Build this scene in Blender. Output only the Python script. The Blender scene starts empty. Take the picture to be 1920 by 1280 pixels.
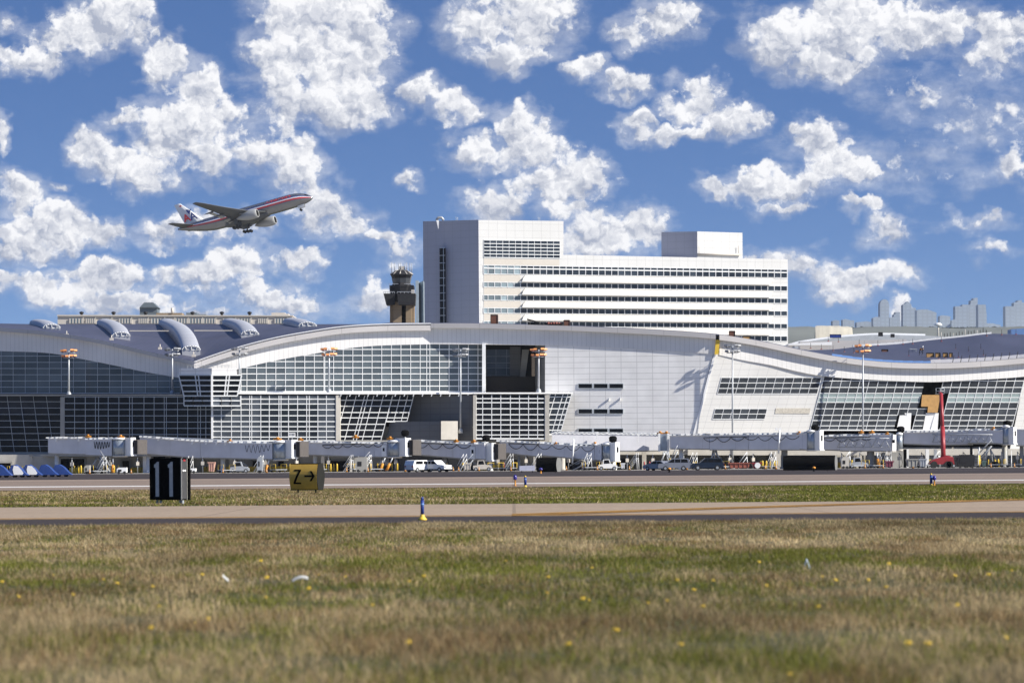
import bpy, math, random
import numpy as np
from mathutils import Vector, Matrix
R = math.radians
random.seed(7); rng = np.random.default_rng(11)
S = bpy.context.scene
C = S.collection
# ------------------------------------------------------------------ camera, world, sun, exposure
F = 6000.0; H = 1.25; TH = R(0.4); HY = 868.0
cam = bpy.data.cameras.new('camera'); co = bpy.data.objects.new('camera', cam); C.objects.link(co)
cam.sensor_width = 36; cam.lens = 36 * F / 1920; cam.shift_y = (HY - 640) / 1920
cam.clip_start = 1; cam.clip_end = 60000
co.location = (0, 0, H)
co.rotation_euler = (Matrix.Rotation(R(90), 4, 'X') @ Matrix.Rotation(-TH, 4, 'Z')).to_euler()
cam.dof.use_dof = True; cam.dof.focus_distance = 260; cam.dof.aperture_fstop = 3.3
S.camera = co
S.view_settings.view_transform = 'Standard'; S.view_settings.look = 'None'
S.view_settings.gamma = 1; S.view_settings.exposure = 0.68
S.cycles.use_denoising = True
S.cycles.max_bounces = 6; S.cycles.transparent_max_bounces = 8
SAZ, SEL = R(70), R(34)          # sun to the right and behind the camera
sdir = Vector((math.sin(SAZ) * math.cos(SEL), -math.cos(SAZ) * math.cos(SEL), math.sin(SEL)))
sl = bpy.data.lights.new('sun', 'SUN'); sl.energy = 5.0; sl.angle = R(0.5); sl.color = (1, .945, .85)
so = bpy.data.objects.new('sun', sl); C.objects.link(so)
so.rotation_euler = sdir.to_track_quat('Z', 'Y').to_euler(); so.location = (60, -60, 120)

def unroll(px, py):
    u = px - 960; v = HY - py
    return u * math.cos(TH) + v * math.sin(TH), -u * math.sin(TH) + v * math.cos(TH)
def W(px, py, Y):
    a, b = unroll(px, py)
    return Vector((a / F * Y, Y, H + b / F * Y))
def GX(px, Y):                   # x on the ground under picture column px at distance Y
    return ((px - 960) - H * F / Y * math.sin(TH)) / math.cos(TH) / F * Y
def V(px, py, Yf):               # point on an upright plane whose distance depends on its x only
    return W(px, py, Yf(960 + unroll(px, py)[0]))
def Gd(px, Y, z=0): return Vector((GX(px, Y), Y, z))

w = bpy.data.worlds.new('World'); S.world = w; w.use_nodes = True
w.cycles.sampling_method = 'MANUAL'; w.cycles.sample_map_resolution = 256
def build_world():
    nt = w.node_tree; N = nt.nodes; L = nt.links; N.clear()
    def M(op, a, b=None, c=None, clamp=False):
        n = N.new('ShaderNodeMath'); n.operation = op; n.use_clamp = clamp
        for i, v in enumerate((a, b, c)):
            if v is None: continue
            if isinstance(v, (int, float)): n.inputs[i].default_value = v
            else: L.new(v, n.inputs[i])
        return n.outputs[0]
    def VM(op, a, b=None, out=0):
        n = N.new('ShaderNodeVectorMath'); n.operation = op
        for i, v in enumerate((a, b)):
            if v is None: continue
            if isinstance(v, tuple): n.inputs[i].default_value = v
            elif isinstance(v, float): n.inputs[3].default_value = v
            else: L.new(v, n.inputs[i])
        return n.outputs[out]
    def MR(v, a, b, c=0., d=1., smooth=True):
        n = N.new('ShaderNodeMapRange'); n.interpolation_type = 'SMOOTHSTEP' if smooth else 'LINEAR'
        L.new(v, n.inputs[0]); n.inputs[1].default_value = a; n.inputs[2].default_value = b
        n.inputs[3].default_value = c; n.inputs[4].default_value = d
        return n.outputs[0]
    def noise(vec, scale, detail, rough, dist=0.0, color=False):
        n = N.new('ShaderNodeTexNoise'); n.inputs['Scale'].default_value = scale
        n.inputs['Detail'].default_value = detail; n.inputs['Roughness'].default_value = rough
        n.inputs['Distortion'].default_value = dist
        L.new(vec, n.inputs['Vector']); return n.outputs['Color' if color else 'Fac']
    def mix(f, a, b):
        n = N.new('ShaderNodeMix'); n.data_type = 'RGBA'
        if isinstance(f, float): n.inputs[0].default_value = f
        else: L.new(f, n.inputs[0])
        for i, v in ((6, a), (7, b)):
            if isinstance(v, tuple): n.inputs[i].default_value = (*v, 1)
            else: L.new(v, n.inputs[i])
        return n.outputs[2]
    tc = N.new('ShaderNodeTexCoord'); d = tc.outputs['Generated']
    sp = N.new('ShaderNodeSeparateXYZ'); L.new(d, sp.inputs[0])
    az = M('ARCTAN2', sp.outputs[0], sp.outputs[1]); el = M('ARCSINE', sp.outputs[2])
    # sky: clear-air sky looked up higher than the true direction (a dry, deep blue sky)
    up = N.new('ShaderNodeCombineXYZ'); L.new(sp.outputs[0], up.inputs[0]); L.new(sp.outputs[1], up.inputs[1])
    L.new(M('ADD', M('MULTIPLY', M('ABSOLUTE', sp.outputs[2]), 3.8), .15), up.inputs[2])
    sky = N.new('ShaderNodeTexSky'); sky.sky_type = 'NISHITA'; sky.sun_disc = False
    sky.sun_elevation = SEL; sky.sun_rotation = math.pi - SAZ
    sky.altitude = 200; sky.air_density = 1.3; sky.dust_density = .3; sky.ozone_density = 3.5
    L.new(VM('NORMALIZE', up.outputs[0]), sky.inputs['Vector'])
    hs = N.new('ShaderNodeHueSaturation'); L.new(sky.outputs[0], hs.inputs['Color'])
    hs.inputs['Saturation'].default_value = SKY_SAT; hs.inputs['Hue'].default_value = SKY_HUE; hs.inputs['Value'].default_value = SKY_VAL
    # cloud coordinates in units of 1/60 radian (100 picture pixels)
    p = N.new('ShaderNodeCombineXYZ'); L.new(M('MULTIPLY', az, 60.), p.inputs[0]); L.new(M('MULTIPLY', el, 60.), p.inputs[1])
    p = p.outputs[0]
    w1 = VM('SUBTRACT', noise(p, 1.25, 4, .5, color=True), (.5, .5, .5))
    w2 = VM('SUBTRACT', noise(p, 4.0, 4, .58, color=True), (.5, .5, .5))
    q = VM('ADD', VM('ADD', p, VM('SCALE', w1, 1.15)), VM('SCALE', w2, .30))
    acc = None; shd = None
    def VMA(a, m, c):
        n = N.new('ShaderNodeVectorMath'); n.operation = 'MULTIPLY_ADD'; L.new(a, n.inputs[0]); n.inputs[1].default_value = m; n.inputs[2].default_value = c
        return n.outputs[0]
    for (cx, cy, rx, ry, wt) in CLOUDS:
        a, b = unroll(cx, cy); a = math.atan(a / F) * 60; b = math.atan(b / F) * 60
        rx *= 1.0; ry *= 1.03; t = VMA(q, (100 / rx, 100 / ry, 0.), (-a * 100 / rx, -b * 100 / ry, 0.))
        v = M('MULTIPLY_ADD', VM('LENGTH', t, out=1), -wt, wt)
        v2 = M('ADD', v, VM('DOT_PRODUCT', t, (.14 * wt, .50 * wt, 0.), out=1))
        n = N.new('ShaderNodeMath'); n.operation = 'SMOOTH_MAX'; n.inputs[2].default_value = .12
        if acc is None: acc = v; shd = v2
        else:
            L.new(acc, n.inputs[0]); L.new(v, n.inputs[1]); acc = n.outputs[0]
            shd = M('MAXIMUM', shd, v2)
    shd = M('SUBTRACT', shd, acc)
    # away from the picture: scattered clouds all round
    far = M('MAXIMUM', MR(M('ABSOLUTE', az), .17, .24), MR(el, .155, .2))
    fn = MR(noise(VM('MULTIPLY', p, (.18, .3, 1.)), 1, 3, .5), .52, .75, -.4, .5)
    acc = M('ADD', M('MULTIPLY', acc, M('SUBTRACT', 1., far)), M('MULTIPLY', fn, far))
    def puff(off):
        n = N.new('ShaderNodeTexVoronoi'); n.voronoi_dimensions = '2D'; n.feature = 'SMOOTH_F1'; n.inputs['Scale'].default_value = 2.3; n.inputs['Detail'].default_value = 2.5
        n.inputs['Roughness'].default_value = .55; n.inputs['Smoothness'].default_value = .35; n.inputs['Lacunarity'].default_value = 2.3
        L.new(VM('ADD', VM('ADD', p, VM('SCALE', w2, .5)), off), n.inputs['Vector']); return n.outputs['Distance']
    u1 = puff((0., 0., 0.)); u2 = puff((.055, .11, 0.))
    n1 = noise(p, 3.0, 8, .60)
    n0 = noise(p, 1.2, 4, .5); n0b = noise(VM('ADD', p, (.22, .40, 0.)), 1.2, 4, .5)
    dens = M('ADD', acc, M('MULTIPLY', M('SUBTRACT', n1, .5), 1.0))
    dens = M('ADD', dens, M('MULTIPLY_ADD', u1, -.22, .10))
    top = MR(shd, -.30, .20)
    wid = M('MULTIPLY_ADD', top, -.28, .56)
    alpha = N.new('ShaderNodeMapRange'); alpha.interpolation_type = 'SMOOTHSTEP'; L.new(dens, alpha.inputs[0]); alpha.inputs[1].default_value = -.04; L.new(wid, alpha.inputs[2]); alpha = alpha.outputs[0]
    wisp = MR(M('ADD', M('ADD', acc, .30), M('MULTIPLY', M('SUBTRACT', noise(VM('MULTIPLY', p, (.7, 1.5, 1.)), 1.6, 7, .58), .5), 1.2)), .05, .70, 0, .40)
    alpha = M('MAXIMUM', alpha, wisp)
    lit = M('ADD', M('MULTIPLY', M('SUBTRACT', u2, u1), .75), M('MULTIPLY', M('SUBTRACT', n0, n0b), 1.3))
    lit = M('ADD', M('ADD', lit, M('MULTIPLY', shd, .95)), .60)
    lit = M('SUBTRACT', lit, M('MULTIPLY', MR(acc, .4, 1.1), .12))
    lit = MR(lit, .12, 1.0, smooth=False)
    ccol = mix(lit, (.40, .44, .55), (.95, .95, .97))
    cs = N.new('ShaderNodeVectorMath'); cs.operation = 'SCALE'; L.new(ccol, cs.inputs[0]); cs.inputs[3].default_value = CLOUD_L / SKY_STR
    out = mix(alpha, hs.outputs[0], cs.outputs[0])
    bg = N.new('ShaderNodeBackground'); bg.inputs[1].default_value = SKY_STR; L.new(out, bg.inputs[0])
    wo = N.new('ShaderNodeOutputWorld'); L.new(bg.outputs[0], wo.inputs[0])
SKY_STR = 0.09; SKY_SAT = 1.20; SKY_HUE = .512; SKY_VAL = 1.0; CLOUD_L = .66
CLOUDS = [(200,40,75,55,1),(135,75,85,50,1),(50,125,75,38,1),(265,50,40,60,.7),(305,128,52,48,.9),(20,55,30,20,.5),
 (370,185,62,55,1),(335,250,95,65,1.1),(165,285,55,48,1),(250,325,115,42,1),(400,305,70,45,1),(430,220,50,60,.7),(500,290,75,42,1),(555,320,60,60,.9),(230,232,40,22,.6),
 (600,390,60,60,.9),(650,430,60,30,.7),(720,450,55,20,.8),(570,30,110,70,1),(540,100,90,70,1),(670,60,95,70,1),(640,130,110,60,1),(530,190,60,70,1),(600,200,110,50,1),(680,190,60,50,.9),
 (790,185,50,30,.85),(850,205,60,32,.85),(770,345,30,14,.6),(900,40,85,70,.9),(1000,40,90,75,1),(960,105,90,35,.9),(1095,130,50,28,.9),(1170,160,50,32,.9),
 (1250,40,80,42,.75),(1180,70,45,30,.6),(1295,190,72,42,1.1),(1200,235,50,28,1),(1370,235,80,30,.95),(1290,250,90,22,.9),
 (975,235,65,38,1),(890,290,70,45,1),(990,290,90,45,1),(1090,330,75,45,.95),(1030,355,80,35,.9),(930,385,75,40,.9),(1060,400,60,30,.7),
 (1530,265,58,45,1.1),(1580,315,75,42,1.1),(1340,362,50,24,.9),(1420,355,85,36,1),(1500,355,80,36,1),(1470,395,60,18,.7),
 (1470,80,90,70,1.05),(1590,60,120,70,1.05),(1560,120,100,45,.8),(1720,50,140,55,.95),(1870,60,90,45,1),(1860,100,70,45,.7),(1740,185,100,36,.30),(1850,240,120,60,.26),(1700,300,120,22,.14),
 (1905,320,42,40,.9),(1625,388,45,24,.9),(1670,430,55,28,.7),(1830,430,70,16,.42),(1860,480,50,16,.4),(1750,340,110,14,.12),
 (1500,500,120,30,.6),(1610,520,120,40,1),(1590,558,75,28,.85),(1680,520,60,28,.8),
 (35,370,50,50,.9),(110,430,90,42,1),(190,430,60,35,.9),(40,460,90,45,.9),(10,260,20,40,.7),(200,525,120,40,1),(110,555,95,38,1),(240,570,130,25,.9),(170,510,50,30,.9),
 (390,515,110,32,1),(450,500,70,36,.95),(560,490,65,28,.85),(500,545,70,22,.7),(400,425,130,32,.8),(330,435,90,28,.8),(100,365,28,12,.6),
 (705,560,60,45,.8),(1130,430,95,48,.85),(1195,430,75,48,.95),(1110,465,100,24,.8),(60,540,110,34,.8),(520,560,120,26,.7),(330,590,200,16,.5),(1450,490,90,26,.6),(1700,590,28,25,.9),(750,480,40,22,.4)]
build_world()

# ------------------------------------------------------------------ materials
MATS = {}
def mat(name, col, rough=.6, metal=0., var=.10, vs=1.5, seam=None, seamc=.55, bump=0., emit=None, spec=None, attr=None, nscale=(1, 1, 1)):
    if name in MATS: return MATS[name]
    m = bpy.data.materials.new(name); m.use_nodes = True; nt = m.node_tree; N = nt.nodes; L = nt.links
    b = N['Principled BSDF']; b.inputs['Roughness'].default_value = rough; b.inputs['Metallic'].default_value = metal
    if spec is not None: b.inputs['Specular IOR Level'].default_value = spec
    tc = N.new('ShaderNodeTexCoord')
    mp = N.new('ShaderNodeMapping'); mp.inputs['Scale'].default_value = nscale; L.new(tc.outputs['Object'], mp.inputs[0])
    nz = N.new('ShaderNodeTexNoise'); nz.inputs['Scale'].default_value = vs; nz.inputs['Detail'].default_value = 5
    L.new(mp.outputs[0], nz.inputs['Vector'])
    mr = N.new('ShaderNodeMapRange'); mr.inputs[1].default_value = .3; mr.inputs[2].default_value = .7
    mr.inputs[3].default_value = 1 - var; mr.inputs[4].default_value = 1 + var * .6
    L.new(nz.outputs['Fac'], mr.inputs[0]); f = mr.outputs[0]
    def mul(a, b_):
        n = N.new('ShaderNodeMath'); n.operation = 'MULTIPLY'; L.new(a, n.inputs[0])
        if isinstance(b_, float): n.inputs[1].default_value = b_
        else: L.new(b_, n.inputs[1])
        return n.outputs[0]
    if seam:
        sx, sz, tx, tz, skew = seam
        s = N.new('ShaderNodeSeparateXYZ'); L.new(tc.outputs['Object'], s.inputs[0])
        def line(src, per, t):
            dv = N.new('ShaderNodeMath'); dv.operation = 'DIVIDE'; L.new(src, dv.inputs[0]); dv.inputs[1].default_value = per
            fr = N.new('ShaderNodeMath'); fr.operation = 'FRACT'; L.new(dv.outputs[0], fr.inputs[0])
            g = N.new('ShaderNodeMath'); g.operation = 'LESS_THAN'; L.new(fr.outputs[0], g.inputs[0]); g.inputs[1].default_value = t / per
            return g.outputs[0]
        xx = s.outputs[0]
        if skew:
            n = N.new('ShaderNodeMath'); n.operation = 'MULTIPLY_ADD'; L.new(s.outputs[2], n.inputs[0]); n.inputs[1].default_value = -skew; L.new(xx, n.inputs[2]); xx = n.outputs[0]
        mask = None
        for src, per, t in ((xx, sx, tx), (s.outputs[2], sz, tz)):
            if not per: continue
            l = line(src, per, t)
            if mask is None: mask = l
            else:
                n = N.new('ShaderNodeMath'); n.operation = 'MAXIMUM'; L.new(mask, n.inputs[0]); L.new(l, n.inputs[1]); mask = n.outputs[0]
        n = N.new('ShaderNodeMath'); n.operation = 'MULTIPLY_ADD'; L.new(mask, n.inputs[0]); n.inputs[1].default_value = seamc - 1; n.inputs[2].default_value = 1
        f = mul(f, n.outputs[0])
    if attr:
        a = N.new('ShaderNodeAttribute'); a.attribute_name = attr
        f = mul(f, a.outputs['Fac'])
    vm = N.new('ShaderNodeVectorMath'); vm.operation = 'SCALE'; vm.inputs[0].default_value = col; L.new(f, vm.inputs[3])
    L.new(vm.outputs[0], b.inputs['Base Color'])
    if bump:
        bp = N.new('ShaderNodeBump'); bp.inputs['Strength'].default_value = bump; L.new(nz.outputs['Fac'], bp.inputs['Height']); L.new(bp.outputs[0], b.inputs['Normal'])
    if emit:
        b.inputs['Emission Color'].default_value = (*emit[0], 1); b.inputs['Emission Strength'].default_value = emit[1]
    MATS[name] = m; return m
WHT = mat('white_panel', (.80, .79, .77), .5, var=.08, vs=.4, seam=(2.7, .97, .10, .10, 0), seamc=.70)
WHC = mat('white_slanted_panel', (.70, .69, .66), .5, var=.06, vs=.25, seam=(1.65, 1.0, .07, .08, .30), seamc=.80, nscale=(1, 1, .3))
GRYP = mat('shade_grey_panel', (.15, .15, .15), .6, var=.06, vs=.4, seam=(1.7, .97, .09, .09, 0), seamc=.75)  # grey darkened so the colour itself carries the shade on these walls
FAS = mat('ribbed_fascia', (.74, .73, .71), .5, var=.08, vs=.25, seam=(.8, 0, .10, 0, 0), seamc=.84)
GUT = mat('gutter_metal', (.50, .48, .47), .45, var=.08, vs=.15, seam=(7.9, 0, .12, 0, 0), seamc=.75)
GUTW = mat('white_trim', (.85, .85, .84), .5, var=.03)
ROOF = mat('blue_standing_seam_roof', (.062, .065, .10), .55, var=.18, vs=.2, seam=(1.2, 0, .18, 0, .0), seamc=.8, nscale=(1, .15, 1))
GLU = mat('blue_grey_glass', (.094, .112, .124), .12, var=.12, vs=.35, attr='tint', spec=.4)
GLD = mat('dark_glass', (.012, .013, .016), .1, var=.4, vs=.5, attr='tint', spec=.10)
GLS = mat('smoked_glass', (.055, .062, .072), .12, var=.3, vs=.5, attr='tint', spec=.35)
TEAL = mat('teal_glass', (.30, .37, .37), .2, var=.08, attr='tint')
FRM = mat('white_mullion', (.78, .79, .78), .5, var=.05)
FRMG = mat('grey_mullion', (.50, .54, .57), .5, var=.05)  # greyer copy of the white frames; shade of the unlit glass put into colour
CONC = mat('pale_concrete', (.52, .49, .43), .8, var=.12, vs=.6)
CONS = mat('grey_concrete', (.34, .33, .30), .8, var=.15, vs=.5)
BLK = mat('black_paint', (.006, .006, .006), 1.0, var=.2, spec=.05)
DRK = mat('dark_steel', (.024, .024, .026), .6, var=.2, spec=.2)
STL = mat('galvanised_steel', (.42, .44, .46), .45, .3, var=.12)
JBW = mat('pale_bridge_paint', (.60, .60, .63), .45, var=.10, vs=.5, seam=(5.3, 0, .08, 0, 0), seamc=.85)
JBM = mat('metal_shutter', (.36, .40, .44), .35, .5, var=.15, seam=(.22, 0, .04, 0, 0), seamc=.75)
WHP = mat('white_paint', (.82, .82, .80), .4, var=.05)
YEL = mat('yellow_paint', (.74, .50, .05), .5, var=.15)
ORG = mat('orange_paint', (.62, .25, .02), .5, var=.15)
RED = mat('red_paint', (.30, .025, .03), .45, var=.12)
RST = mat('rusty_red_paint', (.30, .09, .06), .7, var=.25, vs=2)
BLU = mat('blue_paint', (.015, .045, .24), .45, var=.1)
BLUL = mat('blue_cover', (.02, .055, .22), .55, var=.15)
TYR = mat('tyre_rubber', (.02, .02, .02), .9)
WOOD = mat('plywood', (.48, .27, .09), .7, var=.15, vs=2)
BRWN = mat('brown_crate', (.15, .06, .035), .8, var=.3, vs=2)
AMB = mat('amber_sign_face', (.62, .38, .06), .5, var=.2, vs=2)
LAMPG = mat('glowing_orange_lamp', (.7, .3, .1), .4, emit=((1, .38, .12), .10))
LAMPN = mat('lamp_reflector', (.22, .23, .25), .4)
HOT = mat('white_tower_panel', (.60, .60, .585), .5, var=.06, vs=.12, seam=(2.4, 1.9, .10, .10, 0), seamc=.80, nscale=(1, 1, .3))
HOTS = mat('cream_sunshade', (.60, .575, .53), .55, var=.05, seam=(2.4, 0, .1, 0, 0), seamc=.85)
HOTL = mat('shade_blue_tower_panel', (.41, .415, .475), .5, var=.03, vs=.2, seam=(2.3, 1.9, .08, .08, 0), seamc=.82)  # darker, bluer copy of the white panel: shade of the sides put into colour
CREAM = mat('cream_spandrel', (.54, .50, .44), .6, var=.04)
BEIG = mat('tan_concrete', (.24, .18, .115), .8, var=.1, vs=.3, seam=(0, 2.2, 0, .15, 0), seamc=.8)

# ------------------------------------------------------------------ mesh builder
class MB:
    def __init__(s): s.v = []; s.f = []; s.m = []; s.t = []; s.sm = []
    def face(s, pts, m=0, t=1., sm=False):
        i = len(s.v); s.v += [tuple(p) for p in pts]; s.f.append(tuple(range(i, i + len(pts)))); s.m.append(m); s.t.append(t); s.sm.append(sm); return s
    def prism(s, pts, vec, m=0):                 # polygon pts (front) swept by vec
        n = len(pts); i = len(s.v); vec = Vector(vec)
        s.v += [tuple(p) for p in pts] + [tuple(Vector(p) + vec) for p in pts]
        fs = [tuple(range(i, i + n)), tuple(range(i + 2 * n - 1, i + n - 1, -1))]
        fs += [(i + k, i + n + k, i + n + (k + 1) % n, i + (k + 1) % n) for k in range(n)]
        s.f += fs; s.m += [m] * len(fs); s.t += [1.] * len(fs); s.sm += [False] * len(fs); return s
    def box(s, x0, x1, y0, y1, z0, z1, m=0, rot=0, piv=None):
        p = [Vector((x0, y0, z0)), Vector((x1, y0, z0)), Vector((x1, y0, z1)), Vector((x0, y0, z1))]
        v = Vector((0, y1 - y0, 0))
        if rot:
            piv = Vector(piv or ((x0 + x1) / 2, (y0 + y1) / 2, 0)); r = Matrix.Rotation(rot, 3, 'Z')
            p = [r @ (a - piv) + piv for a in p]; v = r @ v
        return s.prism(p, v, m)
    def tube(s, path, r, n=8, m=0, caps=True, sm=True):
        path = [Vector(p) for p in path]; rs = r if isinstance(r, (list, tuple)) else [r] * len(path)
        i0 = len(s.v); up = Vector((0, 0, 1))
        for k, p in enumerate(path):
            d = (path[min(k + 1, len(path) - 1)] - path[max(k - 1, 0)])
            if d.length < 1e-9: d = Vector((0, 0, 1))
            d.normalize(); a = d.cross(up)
            if a.length < .05: a = Vector((1, 0, 0))
            a.normalize(); b = d.cross(a).normalized()
            for j in range(n):
                t = 2 * math.pi * j / n
                s.v.append(tuple(p + (a * math.cos(t) + b * math.sin(t)) * rs[k]))
        fs = []
        for k in range(len(path) - 1):
            for j in range(n):
                a = i0 + k * n + j; b = i0 + k * n + (j + 1) % n
                fs.append((a, b, b + n, a + n))
        nf = len(fs)
        if caps:
            fs.append(tuple(range(i0 + n - 1, i0 - 1, -1))); fs.append(tuple(range(i0 + (len(path) - 1) * n, i0 + len(path) * n)))
        s.f += fs; s.m += [m] * len(fs); s.t += [1.] * len(fs); s.sm += [sm] * nf + [False] * (len(fs) - nf); return s
    def lathe(s, prof, c, n=24, m=0, sm=True):   # profile of (r, z) around vertical axis at c
        return s.tube_rings([[Vector((c[0] + r * math.cos(2 * math.pi * j / n), c[1] + r * math.sin(2 * math.pi * j / n), c[2] + z)) for j in range(n)] for r, z in prof], m, sm)
    def tube_rings(s, rings, m=0, sm=True, caps=True):
        i0 = len(s.v); n = len(rings[0])
        for r in rings: s.v += [tuple(p) for p in r]
        fs = []
        for k in range(len(rings) - 1):
            for j in range(n):
                a = i0 + k * n + j; b = i0 + k * n + (j + 1) % n
                fs.append((a, b, b + n, a + n))
        nf = len(fs)
        if caps: fs.append(tuple(range(i0 + n - 1, i0 - 1, -1))); fs.append(tuple(range(i0 + (len(rings) - 1) * n, i0 + len(rings) * n)))
        s.f += fs; s.m += [m] * len(fs); s.t += [1.] * len(fs); s.sm += [sm] * nf + [False] * (len(fs) - nf); return s
    def bar(s, a, b, t=.16, d=.14, m=0):          # facade bar from a to b, standing proud towards the viewer
        a = Vector(a); b = Vector(b); side = (b - a).cross(Vector((0, 1, 0))).normalized() * t / 2
        return s.prism([a - side, b - side, b + side, a + side], (0, -d, 0), m)
def rootof(o):
    while o.parent: o = o.parent
    return o
def build(name, mb, mats, parent=None, label=None, local=False):
    base = Vector((0, 0, 0)) if (parent is None or local) else Vector(rootof(parent).get('_b', (0, 0, 0)))
    me = bpy.data.meshes.new(name)
    me.from_pydata([tuple(Vector(v) - base) for v in mb.v] if base.length else mb.v, [], mb.f)
    if not isinstance(mats, (list, tuple)): mats = [mats]
    for m in mats: me.materials.append(m)
    me.polygons.foreach_set('material_index', mb.m); me.polygons.foreach_set('use_smooth', mb.sm)
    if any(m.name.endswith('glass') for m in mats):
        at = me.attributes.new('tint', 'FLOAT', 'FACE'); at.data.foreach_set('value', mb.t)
    me.update()
    o = bpy.data.objects.new(name, me); C.objects.link(o)
    if parent: o.parent = parent
    if label: o['label'] = label
    return o
def tag(o, label=None, cat=None, group=None, kind=None):
    if label: o['label'] = label
    if cat: o['category'] = cat
    if group: o['group'] = group
    if kind: o['kind'] = kind
    return o
def thing(name, label, cat, loc=(0, 0, 0), group=None):
    o = bpy.data.objects.new(name, None); C.objects.link(o); o.location = loc; o['_b'] = tuple(loc)
    o.empty_display_size = .5
    return tag(o, label, cat, group)
def copy_tree(o, parent=None):
    c = o.copy(); C.objects.link(c); c.parent = parent
    for ch in list(o.children): copy_tree(ch, c)
    return c
def interp(curve):
    xs = [a for a, b in curve]; ys = [b for a, b in curve]
    # smooth piecewise cubic (Catmull-Rom style) evaluation
    ds = []
    for i in range(len(xs)):
        a = max(i - 1, 0); b = min(i + 1, len(xs) - 1); ds.append((ys[b] - ys[a]) / (xs[b] - xs[a]))
    def f(x):
        if x <= xs[0]: return ys[0] + ds[0] * (x - xs[0])
        if x >= xs[-1]: return ys[-1] + ds[-1] * (x - xs[-1])
        i = max(j for j in range(len(xs) - 1) if xs[j] <= x); h = xs[i + 1] - xs[i]; t = (x - xs[i]) / h
        return (2*t**3-3*t*t+1)*ys[i] + (t**3-2*t*t+t)*h*ds[i] + (-2*t**3+3*t*t)*ys[i+1] + (t**3-t*t)*h*ds[i+1]
    return f
# ------------------------------------------------------------------ ground, taxiways, hills
def ground_mat(name, c1, c2, c3, s1, s2, bump=.3, streak=(1, 1, 1), fine=40, rough=.9, joints=False):
    m = bpy.data.materials.new(name); m.use_nodes = True; nt = m.node_tree; N = nt.nodes; L = nt.links
    b = N['Principled BSDF']; b.inputs['Roughness'].default_value = rough; b.inputs['Specular IOR Level'].default_value = .2
    tc = N.new('ShaderNodeTexCoord'); mp = N.new('ShaderNodeMapping'); mp.inputs['Scale'].default_value = streak; L.new(tc.outputs['Object'], mp.inputs[0])
    def nz(sc, de=6, src=None):
        n = N.new('ShaderNodeTexNoise'); n.inputs['Scale'].default_value = sc; n.inputs['Detail'].default_value = de; n.inputs['Roughness'].default_value = .65
        L.new(src or mp.outputs[0], n.inputs['Vector'])
        r = N.new('ShaderNodeMapRange'); r.inputs[1].default_value = .35; r.inputs[2].default_value = .65; L.new(n.outputs['Fac'], r.inputs[0]); return r.outputs[0]
    def mx(f, a, b_):
        n = N.new('ShaderNodeMix'); n.data_type = 'RGBA'; L.new(f, n.inputs[0])
        for i, v in ((6, a), (7, b_)):
            if isinstance(v, tuple): n.inputs[i].default_value = (*v, 1)
            else: L.new(v, n.inputs[i])
        return n.outputs[2]
    f3 = nz(fine, 3, tc.outputs['Object'])
    c = mx(nz(s2), mx(nz(s1), c1, c2), c3)
    if joints:
        sx_ = N.new('ShaderNodeSeparateXYZ'); L.new(tc.outputs['Object'], sx_.inputs[0]); lm = None
        for k_ in (0, 1):
            q_ = sx_.outputs[k_]
            for op_, v_ in (('DIVIDE', 7.6), ('FRACT', None), ('LESS_THAN', .012)):
                m_ = N.new('ShaderNodeMath'); m_.operation = op_; L.new(q_, m_.inputs[0]); q_ = m_.outputs[0]
                if v_: m_.inputs[1].default_value = v_
            if lm is None: lm = q_
            else:
                m_ = N.new('ShaderNodeMath'); m_.operation = 'MAXIMUM'; L.new(lm, m_.inputs[0]); L.new(q_, m_.inputs[1]); lm = m_.outputs[0]
        c = mx(lm, c, tuple(x * .72 for x in c1))
        st_ = N.new('ShaderNodeMapping'); st_.inputs['Scale'].default_value = (.04, .55, 1); L.new(tc.outputs['Object'], st_.inputs[0])
        n_ = N.new('ShaderNodeTexNoise'); n_.inputs['Scale'].default_value = 1; n_.inputs['Detail'].default_value = 6; L.new(st_.outputs[0], n_.inputs['Vector'])
        r_ = N.new('ShaderNodeMapRange'); r_.inputs[1].default_value = .56; r_.inputs[2].default_value = .72; r_.inputs[4].default_value = .55; L.new(n_.outputs['Fac'], r_.inputs[0])
        c = mx(r_.outputs[0], c, tuple(x * .55 for x in c1))
    mu = N.new('ShaderNodeMapRange'); L.new(f3, mu.inputs[0]); mu.inputs[3].default_value = .82; mu.inputs[4].default_value = 1.1
    v = N.new('ShaderNodeVectorMath'); v.operation = 'SCALE'; L.new(c, v.inputs[0]); L.new(mu.outputs[0], v.inputs[3]); L.new(v.outputs[0], b.inputs['Base Color'])
    bp = N.new('ShaderNodeBump'); bp.inputs['Strength'].default_value = bump; bp.inputs['Distance'].default_value = .02; L.new(f3, bp.inputs['Height']); L.new(bp.outputs[0], b.inputs['Normal'])
    return m
def sheet(name, x0, x1, y0, y1, z, m, kind='structure', wob=0.):
    mb = MB(); n = 60
    xs = np.linspace(x0, x1, n + 1)
    e0 = [random.uniform(-wob, wob) for _ in xs]; e1 = [random.uniform(-wob, wob) for _ in xs]
    for i in range(n):
        mb.face([(xs[i], y0 + e0[i], z), (xs[i + 1], y0 + e0[i + 1], z), (xs[i + 1], y1 + e1[i + 1], z), (xs[i], y1 + e1[i], z)])
    o = build(name, mb, m); o['kind'] = kind; return o
SOIL = ground_mat('dry_turf_soil', (.085, .068, .036), (.13, .105, .06), (.05, .065, .02), .35, .12, streak=(.35, 1, 1), fine=18)
TAN = ground_mat('tan_concrete_paving', (.33, .255, .185), (.37, .29, .21), (.30, .23, .165), .05, .016, streak=(.3, 2.5, 1), fine=3, joints=True)
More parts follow.
